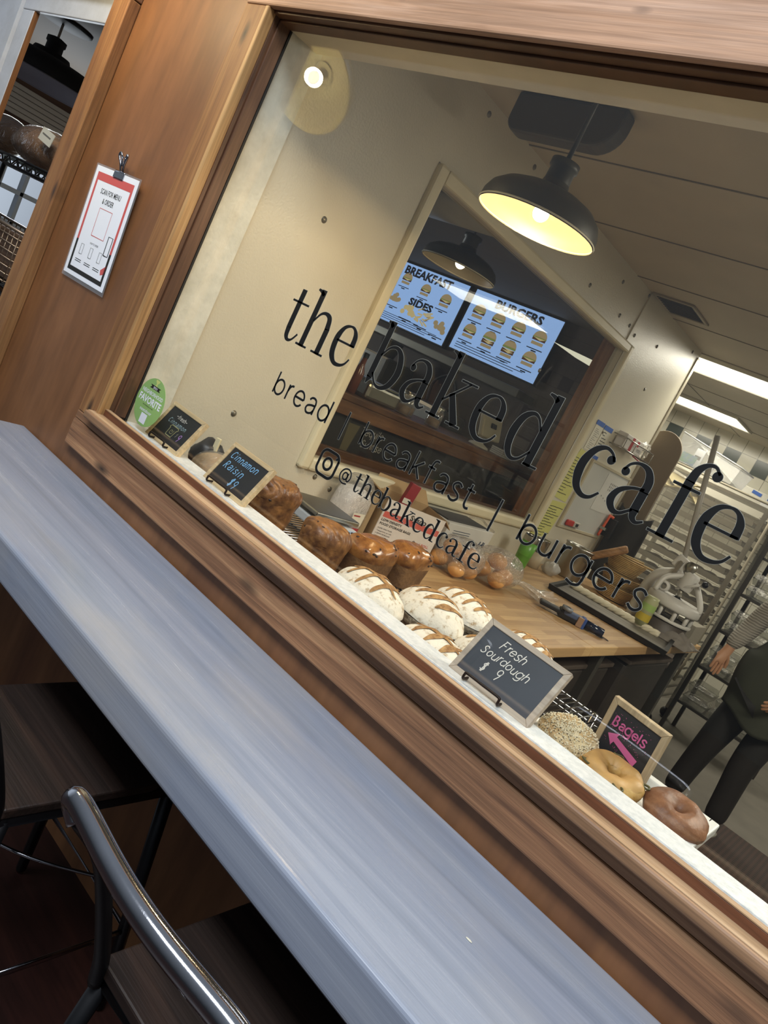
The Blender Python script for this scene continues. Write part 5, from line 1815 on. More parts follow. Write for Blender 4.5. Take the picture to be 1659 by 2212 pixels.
HX0, HX1, HZ = -1.862, -1.425, 2.507
pts = [(HX0, KZ - .001), (HX0, HZ + .05)] + [(HX0 + .05 - .05 * math.cos(k * PI / 14), HZ + .05 - .05 * math.sin(k * PI / 14)) for k in range(1, 8)] + \
      [(HX1 - .09 + .09 * math.sin(k * PI / 14), HZ + .09 - .09 * math.cos(k * PI / 14)) for k in range(8)] + [(HX1, KZ - .001)]
MB().prism([(x, .80, z) for x, z in pts], (0, .07, 0)).build('housing', plain('housing_grey', '4d483f', .5), t, bevel=.012, segs=3)

# ceiling vent
t = thing('ceiling_vent', 'grey slatted air vent in the kitchen ceiling beside the cream wall', 'vent', (-1.9, 3.0, KZ))
MB().box(-2.03, -1.79, 2.85, 3.16, KZ - .004, KZ - .001).build('backing', plain('vent_dark', '55503f', .7), t)
m1 = MB()
for a_ in ((-2.04, -1.78, 2.84, 2.86), (-2.04, -1.78, 3.15, 3.17), (-2.04, -2.02, 2.86, 3.15), (-1.80, -1.78, 2.86, 3.15)):
    m1.box(*a_, KZ - .012, KZ - .001)
m1.build('frame', plain('vent_frame', '9a917c', .5), t, bevel=.002)
m1 = MB()
for i in range(9):
    y = 2.88 + i * .031
    m1.obox((-1.91, y, KZ - .008), (.22, .018, .002), Matrix.Rotation(.6, 3, 'X'))
m1.build('slats', plain('vent_slat', '7d7462', .5), t)


def troffer(label, x0, x1, y0, y1):
    t_ = thing('ceiling_light', label, 'ceiling light', ((x0 + x1) / 2, (y0 + y1) / 2, KZ), 'fluorescent ceiling lights')
    m2 = MB()
    for a_ in ((x0, x1, y0, y0 + .02), (x0, x1, y1 - .02, y1), (x0, x0 + .02, y0 + .02, y1 - .02), (x1 - .02, x1, y0 + .02, y1 - .02)):
        m2.box(*a_, KZ - .022, KZ - .001)
    m2.build('frame', plain('troffer_frame', 'd8d5c6', .5), t_)
    MB().box(x0 + .02, x1 - .02, y0 + .02, y1 - .02, KZ - .014, KZ - .008).build('diffuser', emit('fluorescent_diffuser', 'fff8e8', 2.6), t_)
    return t_


troffer('bright fluorescent panel nearest the cream wall corner', -2.58, -1.30, 4.06, 4.71)
troffer('bright fluorescent panel close to the checkered tile wall', -3.55, -2.30, 6.30, 6.96)
troffer('unseen fluorescent panel added to light the right of the kitchen', -.1, 1.1, 1.3, 1.9)
troffer('unseen fluorescent panel added to light the back right of the kitchen', -.1, 1.1, 4.9, 5.5)

# ------------------------------------------------------------------ peel and dark apron at the end of the wall
t = thing('pizza_peel', 'large dark rounded wooden peel standing at the end of the cream wall', 'peel', (-1.99, 4.12, 1.0))
m1 = MB()
pts = [(-2.14, 1.02), (-1.86, 1.02), (-1.86, 1.93)] + [(-2.0 + .14 * math.cos(a_ * PI / 16), 1.93 + .15 * math.sin(a_ * PI / 16)) for a_ in range(1, 16)] + [(-2.14, 1.93)]
m1.prism([(x, 4.10, z) for x, z in pts], (0, .018, 0))
m1.build('blade', plain('dark_fibre_board', '7a6c59', .6, 0, 30, .08, 6), t, bevel=.004)
MB().box(-2.02, -1.98, 4.10, 4.118, 0, 1.02).build('handle', plain('dark_fibre_board', '7a6c59', .6), t)
t = thing('hanging_apron', 'dark grey apron hanging in front of the peel', 'apron', (-1.92, 4.06, 1.45))


def apr(u_, v_):
    return Vector((-2.045 + .26 * u_ + .03 * v_ * (u_ - .3), 4.055 + .018 * math.sin(9 * u_ + 2 * v_) + .01 * math.sin(5 * v_), 1.47 - .52 * v_ - .05 * math.sin(PI * u_) * (1 - v_)))


MB().grid(apr, 24, 20).build('cloth', plain('charcoal_cloth', '3b3a37', .85, 0, 90, .1, 8), t, solid=.006)
MB().box(-2.05, -2.035, 4.026, 4.065, 1.44, 1.48).build('hook', M_STEEL, t)

# ------------------------------------------------------------------ covered sheet-pan rack
t = thing('bakery_rack', 'tall steel sheet-pan rack under a clear plastic cover', 'rack', (-1.75, 5.1, 0))
RX0, RX1, RY0, RY1, RZ1 = -2.17, -1.36, 4.98, 5.5, 1.90
m1 = MB()
for x, y in ((RX0, RY0), (RX1, RY0), (RX0, RY1), (RX1, RY1)):
    MB().box(x - .018, x + .018, y - .018, y + .018, .06, RZ1).build('post', M_STEEL, t)
    MB().ball((x, y, .045), .045, None, 14, 10).build('caster', M_BLACK, t)
m1.box(RX0 - .02, RX1 + .02, RY0 - .02, RY1 + .02, RZ1, RZ1 + .02)
m1.build('top', M_STEEL, t)
m1 = MB()
for i in range(20):
    z = .22 + i * .085
    for x in (RX0 + .02, RX1 - .02):
        m1.box(x - .012, x + .012, RY0, RY1, z - .004, z)
m1.build('runners', plain('dull_runner', '5c584f', .5, .4), t)
mc = MB()
cz = 1.95


def cover(u_, v_):
    per = [(RX1 + .05, RY1 + .03), (RX1 + .05, RY0 - .04), (RX0 - .05, RY0 - .04), (RX0 - .05, RY1 + .03)]
    s_ = u_ * 3
    i_ = min(int(s_), 2)
    f_ = s_ - i_
    p = Vector(per[i_]).lerp(Vector(per[i_ + 1]), f_)
    w_ = .014 * math.sin(24 * u_ + 3 * v_) * v_
    return Vector((p[0] + w_, p[1] + w_, cz - (cz - .25) * v_))


mc.grid(cover, 60, 20)
mc.build('plastic_cover', clear('rack_cover_film', (.90, .88, .84), .05, .16, (.50, .47, .41), .35, .12, .7, 9), t)
for (a_, b2) in (((RX1 + .055, RY0 - .045), (RX1 + .055, RY0 - .045)), ((RX0 - .055, RY0 - .045), (RX0 - .055, RY0 - .045))):
    MB().tube([(a_[0] + .010 * math.sin(k * .45), a_[1], cz - k * .17) for k in range(10)], .011, 6).build('cover_seam', plain('cover_hem', '9b9482', .6), t)
m1 = MB()
m1.tube([(RX0 - .05, RY0 - .04, cz), (RX1 + .05, RY0 - .04, cz), (RX1 + .05, RY1, cz)], .01, 6)
m1.build('cover_hem', plain('cover_hem', '9b9482', .6), t)
M_SHEET = plain('old_sheet_pan', '6f6a5e', .5, .3)
BUNS = patchy('rack_bread', '4d3826', '7a5a3c', 9, .35, .65, .7, 40, .5)
first = None
for i in range(16):
    z = .22 + (i + 3) * .085
    if first is None:
        first = thing('loaded_pan', 'sheet pan of dark bread in the covered rack', 'sheet pan', (-1.765, 5.22, z), 'sheet pans in the covered rack')
        b_ = MB().box(-.355, .355, -.235, .25, 0, .004)
        b_.box(-.355, .355, -.25, -.24, 0, .044).box(-.355, .355, .25, .255, 0, .024).box(-.36, -.355, -.25, .255, 0, .024).box(.355, .36, -.25, .255, 0, .024)
        b_.build('pan', M_SHEET, first, local=True)
        b_ = MB()
        for x in range(6):
            for y in range(3):
                b_.ball((-.29 + x * .116, -.10 + y * .15, .022), (.056, .07, .018), None, 14, 8)
        o = b_.build('bread', BUNS, first, local=True)
        lab0 = first
    else:
        dup(first, (-1.765, 5.22, z))
for o in [x for x in COL.objects if x.name.startswith('loaded_pan')]:
    o['label'] = 'sheet pan of dark bread in the clear-covered steel rack'
# clear bin of packets and papers on that rack
t = thing('plastic_bin', 'clear plastic bin of packets on top of the covered rack', 'bin', (-2.0, 5.2, 1.97))
m1 = MB()
m1.add([(-2.20, 5.02, 1.97), (-1.72, 5.02, 1.97), (-1.72, 5.40, 1.97), (-2.20, 5.40, 1.97), (-2.23, 4.99, 2.20), (-1.69, 4.99, 2.12), (-1.69, 5.43, 2.12), (-2.23, 5.43, 2.20)], [(0, 3, 2, 1), (0, 1, 5, 4), (1, 2, 6, 5), (2, 3, 7, 6), (3, 0, 4, 7)])
m1.build('bin', clear('bin_plastic', (.9, .9, .9), .06, .15, (.7, .7, .68)), t, solid=.003)
MB().tube([(-2.23, 4.99, 2.20), (-1.69, 4.99, 2.12), (-1.69, 5.43, 2.12), (-2.23, 5.43, 2.20)], .006, 6, True).build('lip', M_WHT, t)
for i, (x, y, z, lab) in enumerate(((-2.07, 5.12, 2.06, 'left'), (-1.95, 5.10, 2.03, 'right'))):
    tp = thing('white_packet', 'upright white printed packet, %s one inside the clear bin on the rack' % ('taller' if i == 0 else 'shorter'), 'packet', (x, y, 1.975), 'packets in the bin')
    MB().obox((x, y, z - .01), (.075, .03, .17 - .05 * i), rotz(.2)).build('packet', M_WHT, tp, bevel=.006)
    MB().obox((x, y - .017, z + .0), (.05, .002, .03), rotz(.2)).build('print', M_INK, tp)
tp = thing('leaflet', 'green and blue leaflet leaning in the clear bin on the rack', 'leaflet', (-2.12, 5.06, 1.975))
MB().obox((-2.12, 5.06, 2.02), (.13, .004, .085), Matrix.Rotation(-.25, 3, 'X')).build('card', patchy('leaflet_print', '3f7c4a', '4c6c9c', 14), tp)
tp = thing('parchment_stack', 'curled pale parchment sheets sticking out of the covered rack', 'parchment', (-2.08, 4.9, 1.84))
for k in range(3):
    MB().grid(lambda u_, v_: Vector((-2.15 + .30 * u_, 4.99 - .06 * v_ + .02 * math.sin(4 * u_), 1.86 - .04 * k - .02 * u_ + .05 * (v_ - .5) ** 2 * (1 + k) - .09 * v_ * (.5 + .5 * math.sin(5 * u_ + k)))), 12, 8).build('sheet', plain('parchment', 'cfc4a0', .7), tp)

# white cupboard with blue tape between rack and tiles
t = thing('wall_cupboard', 'white cupboard front with strips of blue tape below the checkered tiles', 'cupboard', (-1.3, 7.4, 1.9))
MB().box(-3.0, .2, 7.25, 7.69, 1.9, 2.16).build('body', plain('cupboard_white', 'd2cfc4', .4), t, bevel=.005)
for x, z, a_ in ((-2.03, 2.13, .1), (-1.86, 2.12, .05), (-1.66, 2.0, .4), (-1.40, 2.0, -.4)):
    MB().obox((x, 7.248, z), (.10, .003, .035), Matrix.Rotation(a_, 3, 'Y')).build('tape', M_BLUEINK, t)
MB().box(-1.95, -1.82, 7.244, 7.249, 2.02, 2.09).build('note', M_WHT, t)
# far back counter shelf rack, right, with clamshell boxes
t = thing('storage_rack', 'dark shelving rack of clear clamshell boxes at the back, left of the person', 'rack', (-.98, 5.3, 0))
SX0, SX1, SY0, SY1 = -1.24, -.55, 5.0, 5.45
for x, y in ((SX0, SY0), (SX1, SY0), (SX0, SY1), (SX1, SY1)):
    MB().box(x - .015, x + .015, y - .015, y + .015, 0, 1.85).build('post', plain('dark_rack_steel', '4a4844', .4, .6), t)
for z in (.3, .62, .94, 1.26, 1.58, 1.84):
    MB().box(SX0, SX1, SY0, SY1, z - .02, z).build('shelf', plain('dark_rack_steel', '4a4844', .4, .6), t)
M_CLAM = clear('clamshell_plastic', (.85, .86, .84), .12, .12, (.6, .6, .58), .6, .05, .9, 20)
cl0 = None
for zi, z in enumerate((.3, .62, .94, 1.26, 1.58)):
    for xi in range(3):
        for k in range(2):
            p = (SX0 + .12 + xi * .225, SY0 + .12, z + .002 + k * .10)
            if cl0 is None:
                cl0 = thing('clamshell_box', 'clear clamshell box on the dark shelving left of the person', 'food box', p, 'clamshell boxes on the dark shelving')
                b_ = MB()
                b_.add([(-.085, -.085, 0), (.085, -.085, 0), (.085, .085, 0), (-.085, .085, 0), (-.10, -.10, .05), (.10, -.10, .05), (.10, .10, .05), (-.10, .10, .05), (-.08, -.08, .095), (.08, -.08, .095), (.08, .08, .095), (-.08, .08, .095)],
                       [(0, 3, 2, 1), (0, 1, 5, 4), (1, 2, 6, 5), (2, 3, 7, 6), (3, 0, 4, 7), (4, 5, 9, 8), (5, 6, 10, 9), (6, 7, 11, 10), (7, 4, 8, 11), (8, 9, 10, 11)])
                b_.build('shell', M_CLAM, cl0, local=True)
                MB().tube([(-.1, -.1, .05), (.1, -.1, .05), (.1, .1, .05), (-.1, .1, .05)], .003, 6, True).build('seam', M_CLAM, cl0, local=True)
            else:
                dup(cl0, p)
# kitchen floor mat
t = thing('floor_mat', 'dark brown perforated rubber mat on the kitchen floor at the person\'s feet', 'mat', (-.1, 3.5, 0))
m, nt, bs = newmat('rubber_mat')
vo = N(nt, 'ShaderNodeTexVoronoi')
vo.inputs['Randomness'].default_value = 0
vo.inputs['Scale'].default_value = 1
nt.links.new(coords(nt, (34, 34, 1)), vo.inputs['Vector'])
nt.links.new(ramp(nt, vo.outputs['Distance'], [(.25, '15100e'), (.36, '3b2a24')]), bs.inputs['Base Color'])
bs.inputs['Roughness'].default_value = .7
MB().box(-.55, .75, 3.02, 3.93, .001, .012).build('mat', m, t, bevel=.005)

# ------------------------------------------------------------------ the shop behind the interior window
M_DARKW = wood('dim_bar_wood', '54361f', '75502f', '8c6440', 'y', .45, .2, 0, 16, 60)
t = thing('order_bar', 'brown topped order bar with a black chalk front behind the interior window', 'bar', (-2.75, 2.4, 0))
MB().box(-2.98, -2.50, 1.30, 3.5, 1.365, 1.40).build('bar_top', M_DARKW, t, bevel=.006)
MB().box(-2.96, -2.505, 1.31, 3.5, 1.295, 1.365).build('bar_rail', M_DARKW, t, bevel=.004)
MB().box(-2.94, -2.55, 1.33, 3.48, .0, 1.295).build('front', plain('black_chalk_front', '2b2825', .6, 0, 20, .2, 4), t)
MB().box(-2.55, -2.52, 1.33, 3.48, 1.03, 1.12).build('lower_rail', M_DARKW, t, bevel=.004)
F_ = Fr((-2.5495, 1.56, 1.18), (0, 1, 0), (0, 0, 1))
m1 = MB()
hand(m1, F_, 'Tequila', .10, .050, .028, .0045, .1, .25, .001, .06, 41)
hand(m1, F_, 'Sunrise', .14, -.015, .028, .0045, .1, .25, .001, .06, 42)
m1.build('chalk_lettering', plain('dim_chalk', 'b5b2a8', .9), t)
m1 = MB()
m1.poly([F_.p(x, y, .001) for x, y in ((.0, -.06), (.055, -.06), (.075, .085), (-.015, .085))])
m1.build('drink_drawing', plain('chalk_drink', '6a6248', .9), t)
t = thing('steel_warmer', 'small shiny steel box standing on the order bar', 'warmer', (-2.7, 1.72, 1.40))
MB().box(-2.82, -2.56, 1.58, 1.86, 1.402, 1.492).build('body', M_STEEL, t, bevel=.02, segs=3)
MB().box(-2.80, -2.58, 1.60, 1.84, 1.492, 1.500).build('lid', M_STEEL, t, bevel=.003)
j0 = None
for i, (x, y, lab) in enumerate(((-2.62, 1.98, 'clear jar on the order bar right beside the steel box'), (-2.70, 2.12, 'clear jar on the order bar, second from the steel box'), (-2.60, 2.26, 'clear jar on the order bar nearest the payment stand'))):
    if j0 is None:
        j0 = thing('glass_jar', lab, 'jar', (x, y, 1.40), 'jars on the order bar')
        MB().lathe([(.002, 0), (.042, 0), (.045, .01), (.045, .09), (.035, .105), (.035, .115)], 24).build('glass', clear('jar_glass', (.8, .8, .78), .06, .1), j0, local=True)
        MB().lathe([(.037, .112), (.038, .13), (.002, .132)], 24).build('lid', M_STEEL, j0, local=True)
        MB().lathe([(.002, .006), (.040, .008), (.040, .05), (.002, .055)], 20).build('biscuits', plain('biscuit_brown', '8c6a42', .7), j0, local=True)
    else:
        dup(j0, (x, y, 1.40), lab)
t = thing('payment_stand', 'beige payment screen on a white stand on the order bar', 'payment terminal', (-2.62, 2.86, 1.40))
MB().lathe([(.002, 0), (.07, 0), (.065, .012), (.022, .03), (.02, .12), (.002, .12)], 24, (-2.62, 2.86, 1.402)).build('stand', plain('white_stand', 'b5b0a2', .4), t)
MB().obox((-2.60, 2.86, 1.545), (.035, .24, .16), Matrix.Rotation(-.35, 3, 'Y')).build('screen', plain('beige_terminal', 'a79f88', .4), t, bevel=.01)
MB().obox((-2.578, 2.86, 1.56), (.006, .06, .03), Matrix.Rotation(-.35, 3, 'Y')).build('slot', M_BLACK, t)
t = thing('card_block', 'short stack of pale cards on the order bar past the payment stand', 'cards', (-2.58, 3.12, 1.40))
for k in range(4):
    MB().box(-2.64, -2.54, 3.05, 3.20, 1.402 + k * .012, 1.412 + k * .012).build('card', plain('pale_card', 'b0aaa0', .6), t)
for k, (y, col_, lab) in enumerate(((1.36, '5a1f1c', 'dark red bottle at the near end of the order bar, first in its row'), (1.43, '3b241c', 'dark brown bottle second in the row at the near end of the order bar'), (1.50, '6b3a26', 'amber bottle third in the row at the near end of the order bar'))):
    tb = thing('sauce_bottle', lab, 'bottle', (-2.60 - .03 * (k % 2), y, 1.40), 'bottles on the order bar')
    MB().lathe([(.002, 0), (.03, 0), (.031, .11), (.014, .15), (.013, .19), (.002, .19)], 20, tb.location + Vector((0, 0, .002))).build('body', plain('bottle_%d' % k, col_, .2), tb)
    MB().lathe([(.015, .185), (.015, .21), (.002, .211)], 16, tb.location + Vector((0, 0, .002))).build('cap', M_BLACK, tb)
# back bar equipment under the screens
t = thing('back_counter', 'dim steel counter and cabinets under the menu screens', 'counter', (-3.7, 3.3, 0))
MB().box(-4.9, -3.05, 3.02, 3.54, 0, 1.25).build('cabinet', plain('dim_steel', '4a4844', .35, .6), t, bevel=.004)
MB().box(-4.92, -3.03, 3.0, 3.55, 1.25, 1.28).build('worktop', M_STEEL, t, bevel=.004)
t = thing('coffee_grinder', 'dark appliance on the steel counter under the left menu screen', 'appliance', (-4.0, 3.25, 1.28))
MB().box(-4.15, -3.80, 3.08, 3.45, 1.282, 1.66).build('housing', plain('appliance_grey', '55524d', .3, .5), t, bevel=.02)
MB().lathe([(.06, 0), (.09, .12), (.09, .13), (.002, .135)], 24, (-3.98, 3.25, 1.66)).build('hopper', plain('hopper_smoke', '2f2d2b', .2), t)
t = thing('slicer', 'steel appliance with a hose on the counter under the right menu screen', 'appliance', (-3.3, 3.25, 1.28))
MB().box(-3.52, -3.12, 3.06, 3.40, 1.282, 1.50).build('housing', plain('appliance_steel', '8a8780', .3, .8), t, bevel=.03)
MB().tube(cr3([(-3.4, 3.2, 1.50), (-3.42, 3.2, 1.65), (-3.3, 3.2, 1.74), (-3.2, 3.2, 1.65), (-3.18, 3.2, 1.5)]), .012, 8).build('hose', M_BLACK, t)
t = thing('hood', 'dim steel shelf hood below the menu screens', 'shelf', (-3.4, 3.4, 1.8))
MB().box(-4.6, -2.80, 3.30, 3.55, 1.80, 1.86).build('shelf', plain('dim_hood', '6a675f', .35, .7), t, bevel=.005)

# menu screens
M_SCR = emit('screen_glow', '8fb2ea', .95)
M_SINK = emit('screen_black', '20222a', .6)
M_BUNT = emit('screen_bun', 'a08e6c', .75)
M_PAT = emit('screen_patty', '5a4030', .6)
M_CHS = emit('screen_cheese', 'c2b182', .8)
M_LET = emit('screen_lettuce', '7d8a4a', .7)


def screen(label, x0, x1, z0, z1):
    t_ = thing('menu_screen', label, 'menu screen', ((x0 + x1) / 2, 3.5, (z0 + z1) / 2), 'menu screens on the back wall')
    MB().box(x0 - .012, x1 + .012, 3.505, 3.555, z0 - .012, z1 + .012).build('case', M_BLACK, t_, bevel=.004)
    F2 = Fr((x0, 3.5045, z0), (1, 0, 0), (0, 0, 1))
    b_ = MB()
    rect(b_, F2, 0, x1 - x0, 0, z1 - z0)
    b_.build('display', M_SCR, t_)
    return t_, F2, x1 - x0, z1 - z0


def burger(b_, F2, x, y, s, kind):
    b_.mi = 1 if kind != 'fries' else 3
    if kind in ('burger', 'tall'):
        n = 2 if kind == 'tall' else 1
        b_.mi = 1
        disc(b_, F2, x, y + s * .10 * n, s * .5, s * .42, .0008, 18, 0, PI)
        rect(b_, F2, x - s * .44, x + s * .44, y - s * (.34 + .08 * n), y - s * (.14 + .08 * n), .0008)
        b_.mi = 4
        rect(b_, F2, x - s * .52, x + s * .52, y + s * (.02 + .04 * (n - 1)), y + s * .10 * n, .0010)
        for k in range(n):
            b_.mi = 2
            rect(b_, F2, x - s * .5, x + s * .5, y - s * (.14 + .12 * k), y + s * (.02 - .12 * k), .0010)
            b_.mi = 3
            b_.poly([F2.p(x - s * .45, y + s * (.03 - .12 * k), .0012), F2.p(x + s * .45, y + s * (.03 - .12 * k), .0012), F2.p(x + s * .1, y - s * (.10 + .12 * k), .0012)])
    elif kind == 'fries':
        r_ = random.Random(int(x * 1000))
        b_.mi = 3
        for k in range(16):
            a_, c_ = r_.uniform(-.6, .6), r_.uniform(-.35, .3)
            stroke(b_, F2, [(x + a_ * s - .25 * s, y + c_ * s), (x + a_ * s + .2 * s, y + c_ * s + r_.uniform(-.3, .3) * s)], s * .10, .0008)
        b_.mi = 2
        for k in range(5):
            a_ = r_.uniform(-.5, .4)
            stroke(b_, F2, [(x + a_ * s, y + r_.uniform(-.3, .2) * s), (x + a_ * s + .3 * s, y + r_.uniform(-.3, .2) * s)], s * .025, .0010)
    else:
        r_ = random.Random(int(x * 997))
        for k in range(9):
            b_.mi = 3 if kind == 'tots' else 1
            disc(b_, F2, x + r_.uniform(-.5, .5) * s, y + r_.uniform(-.25, .25) * s, s * .2, s * .17, .0008 + .0001 * k, 12)
    b_.mi = 0
    rect(b_, F2, x - s * .6, x + s * .6, y - s * .72, y - s * .66, .0008)
    rect(b_, F2, x - s * .2, x + s * .2, y - s * .86, y - s * .78, .0008)


t, F2, w_, h_ = screen('left menu screen headed BREAKFAST and SIDES', -4.485, -3.735, 1.925, 2.425)
b = MB()
text_mesh(b, F2, 'BREAKFAST', .07, .418, .090, .52, .0008, .045)
text_mesh(b, F2, 'SIDES', .25, .198, .078, .26, .0008, .045)
for k in range(4):
    rect(b, F2, .03, (.55, .60, .66, .45)[k], .018 + k * .016, .0225 + k * .016, .0008)
b.build('menu_text', M_SINK, t)
b = MB()
for x, y, s, k in ((.13, .375, .10, 'burger'), (.36, .345, .10, 'burger'), (.59, .325, .11, 'burger'), (.10, .205, .11, 'toast'), (.29, .155, .12, 'tots'), (.47, .145, .12, 'fries'), (.65, .125, .12, 'toast')):
    burger(b, F2, x, y, s, k)
b.build('menu_pictures', [M_SINK, M_BUNT, M_PAT, M_CHS, M_LET], t)
t, F2, w_, h_ = screen('right menu screen headed BURGERS', -3.665, -2.845, 1.945, 2.425)
b = MB()
text_mesh(b, F2, 'BURGERS', .22, .398, .088, .44, .0008, .045)
for k in range(3):
    rect(b, F2, .04, (.62, .70, .55)[k], .022 + k * .018, .027 + k * .018, .0008)
b.build('menu_text', M_SINK, t)
b = MB()
for i in range(4):
    burger(b, F2, .11 + i * .195, .325 - .006 * i, .115, 'burger')
    burger(b, F2, .11 + i * .195, .165 - .006 * i, .115, 'tall' if i in (1, 2) else 'burger')
b.build('menu_pictures', [M_SINK, M_BUNT, M_PAT, M_CHS, M_LET], t)

SHOPZ = OZ
pendant('lit pendant lamp standing in for a reflection in the interior window, above the menu screens', (-2.560, 1.80, 2.192), .205, plain('dark_reflection_lamp', '33302c', .4, .3), M_LIN, (-2.575, 1.80, SHOPZ), True)  # lamp modelled in place of the kitchen pendant's reflection in the pane
light('reflection_lamp_light', 'POINT', (-2.56, 1.80, 2.226), 3.0, WARM, .034)  # light added inside that stand-in lamp
pendant('large dark unlit pendant lamp in the opening left of the brown panel', (-4.62, .50, 2.118), .425, plain('dark_window_lamp', '2b2a2b', .75, 0), plain('lamp_lavender_inside', '8c8894', .4), (-4.62, .50, SHOPZ), False, None, True, .15, cordm=plain('pale_cord', 'a89c90', .5), tall=1.2, slim=.5)
t = thing('shop_soffit', 'pale curved ceiling duct seen at the top corner of the interior window', 'duct', (-2.9, 1.4, 2.4))
MB().tube([(-2.8, 1.45, 2.379), (-2.22, 1.43, 2.379)], .16, 28, flat=.38).build('duct', plain('pale_duct', 'bdbdb8', .4, 0, 30, .05, 4), t)
t = thing('reflection_wedge', 'narrow white glowing strip standing in for a reflection, right of the menu screens', 'reflection', (-2.55, 3.3, 2.2))
MB().prism([(-2.74, 3.30, 2.245), (-2.36, 3.30, 2.225), (-2.36, 3.30, 2.180), (-2.55, 3.30, 2.205)], (0, .03, 0)).build('diffuser', emit('pale_reflection_glow', 'e9e6cf', .9), t)  # glowing wedge put in for a pale paper reflection
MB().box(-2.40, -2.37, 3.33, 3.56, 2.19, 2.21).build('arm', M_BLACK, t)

# ------------------------------------------------------------------ seen through the left opening
t = thing('window_shelf', 'black wire shelf of bread in the opening left of the brown panel', 'wire shelf', (-3.9, .28, 1.68))
m1 = MB()
XA, XB = -4.5, -3.20
for y in (.13, .42):
    for z in (1.683, 1.648):
        m1.tube([(XA, y, z), (XB, y, z)], .006, 6)
    n = 30
    m1.tube([(XA + (XB - XA) * k / n, y, 1.683 if k % 2 else 1.648) for k in range(n + 1)], .004, 6)
for k in range(24):
    x = XA + (XB - XA) * k / 23
    m1.tube([(x, .13, 1.686), (x, .42, 1.686)], .004, 6)
m1.build('wires', M_BLACK, t)
for x in (XA, XB):
    for y in (.13, .42):
        MB().tube([(x, y, 0), (x, y, 1.78)], .012, 8).build('post', M_BLACK, t)
m1 = MB()
for y in (.13, .42):
    for z in (1.178, 1.143):
        m1.tube([(XA, y, z), (XB, y, z)], .006, 6)
    m1.tube([(XA + (XB - XA) * k / 16, y, 1.178 if k % 2 else 1.143) for k in range(17)], .004, 6)
for k in range(24):
    x = XA + (XB - XA) * k / 23
    m1.tube([(x, .13, 1.181), (x, .42, 1.181)], .004, 6)
m1.build('lower_shelf', M_BLACK, t)
M_FILM2 = clear('bread_bag_film', (1, .97, .92), .07, .06, (.7, .6, .5), 1.0, .10, .9, 26)
for k, (c_, rr_, lab) in enumerate((((-3.80, .28, 1.777), (.27, .105, .088), 'big brown loaf in a shiny clear bag on the black wire shelf'), ((-4.27, .29, 1.775), (.17, .10, .085), 'bagged brown loaf at the left end of the black wire shelf'))):
    tb = thing('bagged_loaf', lab, 'bagged loaf', c_, 'bagged loaves on the wire shelf')
    MB().ball(c_, rr_, lambda p, d: p * (1 + .05 * mnoise.noise(p * 14)), 30, 18).build('loaf', patchy('dark_loaf_crust', '5f4028', '9a7450', 9, .3, .7, .5, 40, .4), tb)
    MB().ball(c_, Vector(rr_) * 1.035, lambda p, d: p * (1 + .05 * mnoise.noise(p * 14) + .012 * mnoise.noise(p * 60)), 44, 26).build('plastic_bag', M_FILM2, tb)
t = thing('price_label', 'white price label on the bagged loaf beside the batten', 'label', (-3.58, .17, 1.80))
MB().obox((-3.575, .165, 1.818), (.09, .003, .055), rotz(.2) @ Matrix.Rotation(.2, 3, 'Y')).build('label', M_OFF, t)
MB().obox((-3.575, .1625, 1.822), (.06, .001, .006), rotz(.2) @ Matrix.Rotation(.2, 3, 'Y')).build('print', M_GREYINK, t)
t = thing('wooden_tag', 'brown wooden tag sign with a black arrow hanging under the wire shelf', 'sign', (-3.86, .12, 1.6))
MB().obox((-3.87, .118, 1.60), (.12, .012, .11), Matrix.Rotation(-.25, 3, 'Y')).build('board', wood('tag_wood', '6b3f26', '8c5836', 'a06a44', 'x', .6, .1), t, bevel=.003)
MB().prism([(-3.90, .111, 1.575), (-3.85, .111, 1.575), (-3.85, .111, 1.56), (-3.83, .111, 1.585), (-3.85, .111, 1.61), (-3.85, .111, 1.595), (-3.90, .111, 1.595)], (0, -.002, 0)).build('arrow', M_INK, t)
t = thing('wire_basket', 'shallow chrome wire basket on the lower shelf in the left opening', 'basket', (-3.9, .28, 1.18))
m1 = MB()
for k in range(8):
    z = 1.192 + k * .031
    m1.tube([(-4.40, .15, z), (-3.45, .15, z), (-3.45, .41, z), (-4.40, .41, z)], .004 if k < 7 else .007, 6, True)
for k in range(20):
    x = -4.40 + .95 * k / 19
    m1.tube([(x, .15, 1.41), (x, .15, 1.192), (x, .41, 1.192), (x, .41, 1.41)], .003, 6)
m1.build('wires', plain('bronze_wire', '8a7866', .3, .8), t)
t = thing('cardboard_liner', 'brown cardboard box standing in the chrome wire basket', 'box', (-3.9, .28, 1.19))
MB().box(-4.36, -3.49, .18, .38, 1.199, 1.395).build('liner', plain('brown_liner', '6a5444', .8, 0, 14, .2, 10), t)

# lamp over the counter, on the dining side above the picture
NL = Vector((-2.66, -.58, 2.44))
LT = basis(Vector((1, 0, 0)), Vector((0, .62, .42)))
LT = Matrix.Rotation(math.radians(-18), 3, 'Y') @ Matrix.Rotation(math.radians(46), 3, 'X')
pendant('yellow lined swing-arm lamp above the brown panel, mirrored in the glass', NL, .20, plain('dark_wall_lamp', '2f2c28', .4, .2), plain('yellow_lamp_lining', 'f6eeb8', .45), (-2.72, -.095, 2.78), True, None, True, None, tilt=LT)
light('wall_lamp_light', 'POINT', NL + LT @ Vector((0, 0, .033)), 46, (1.0, .82, .5), .033)

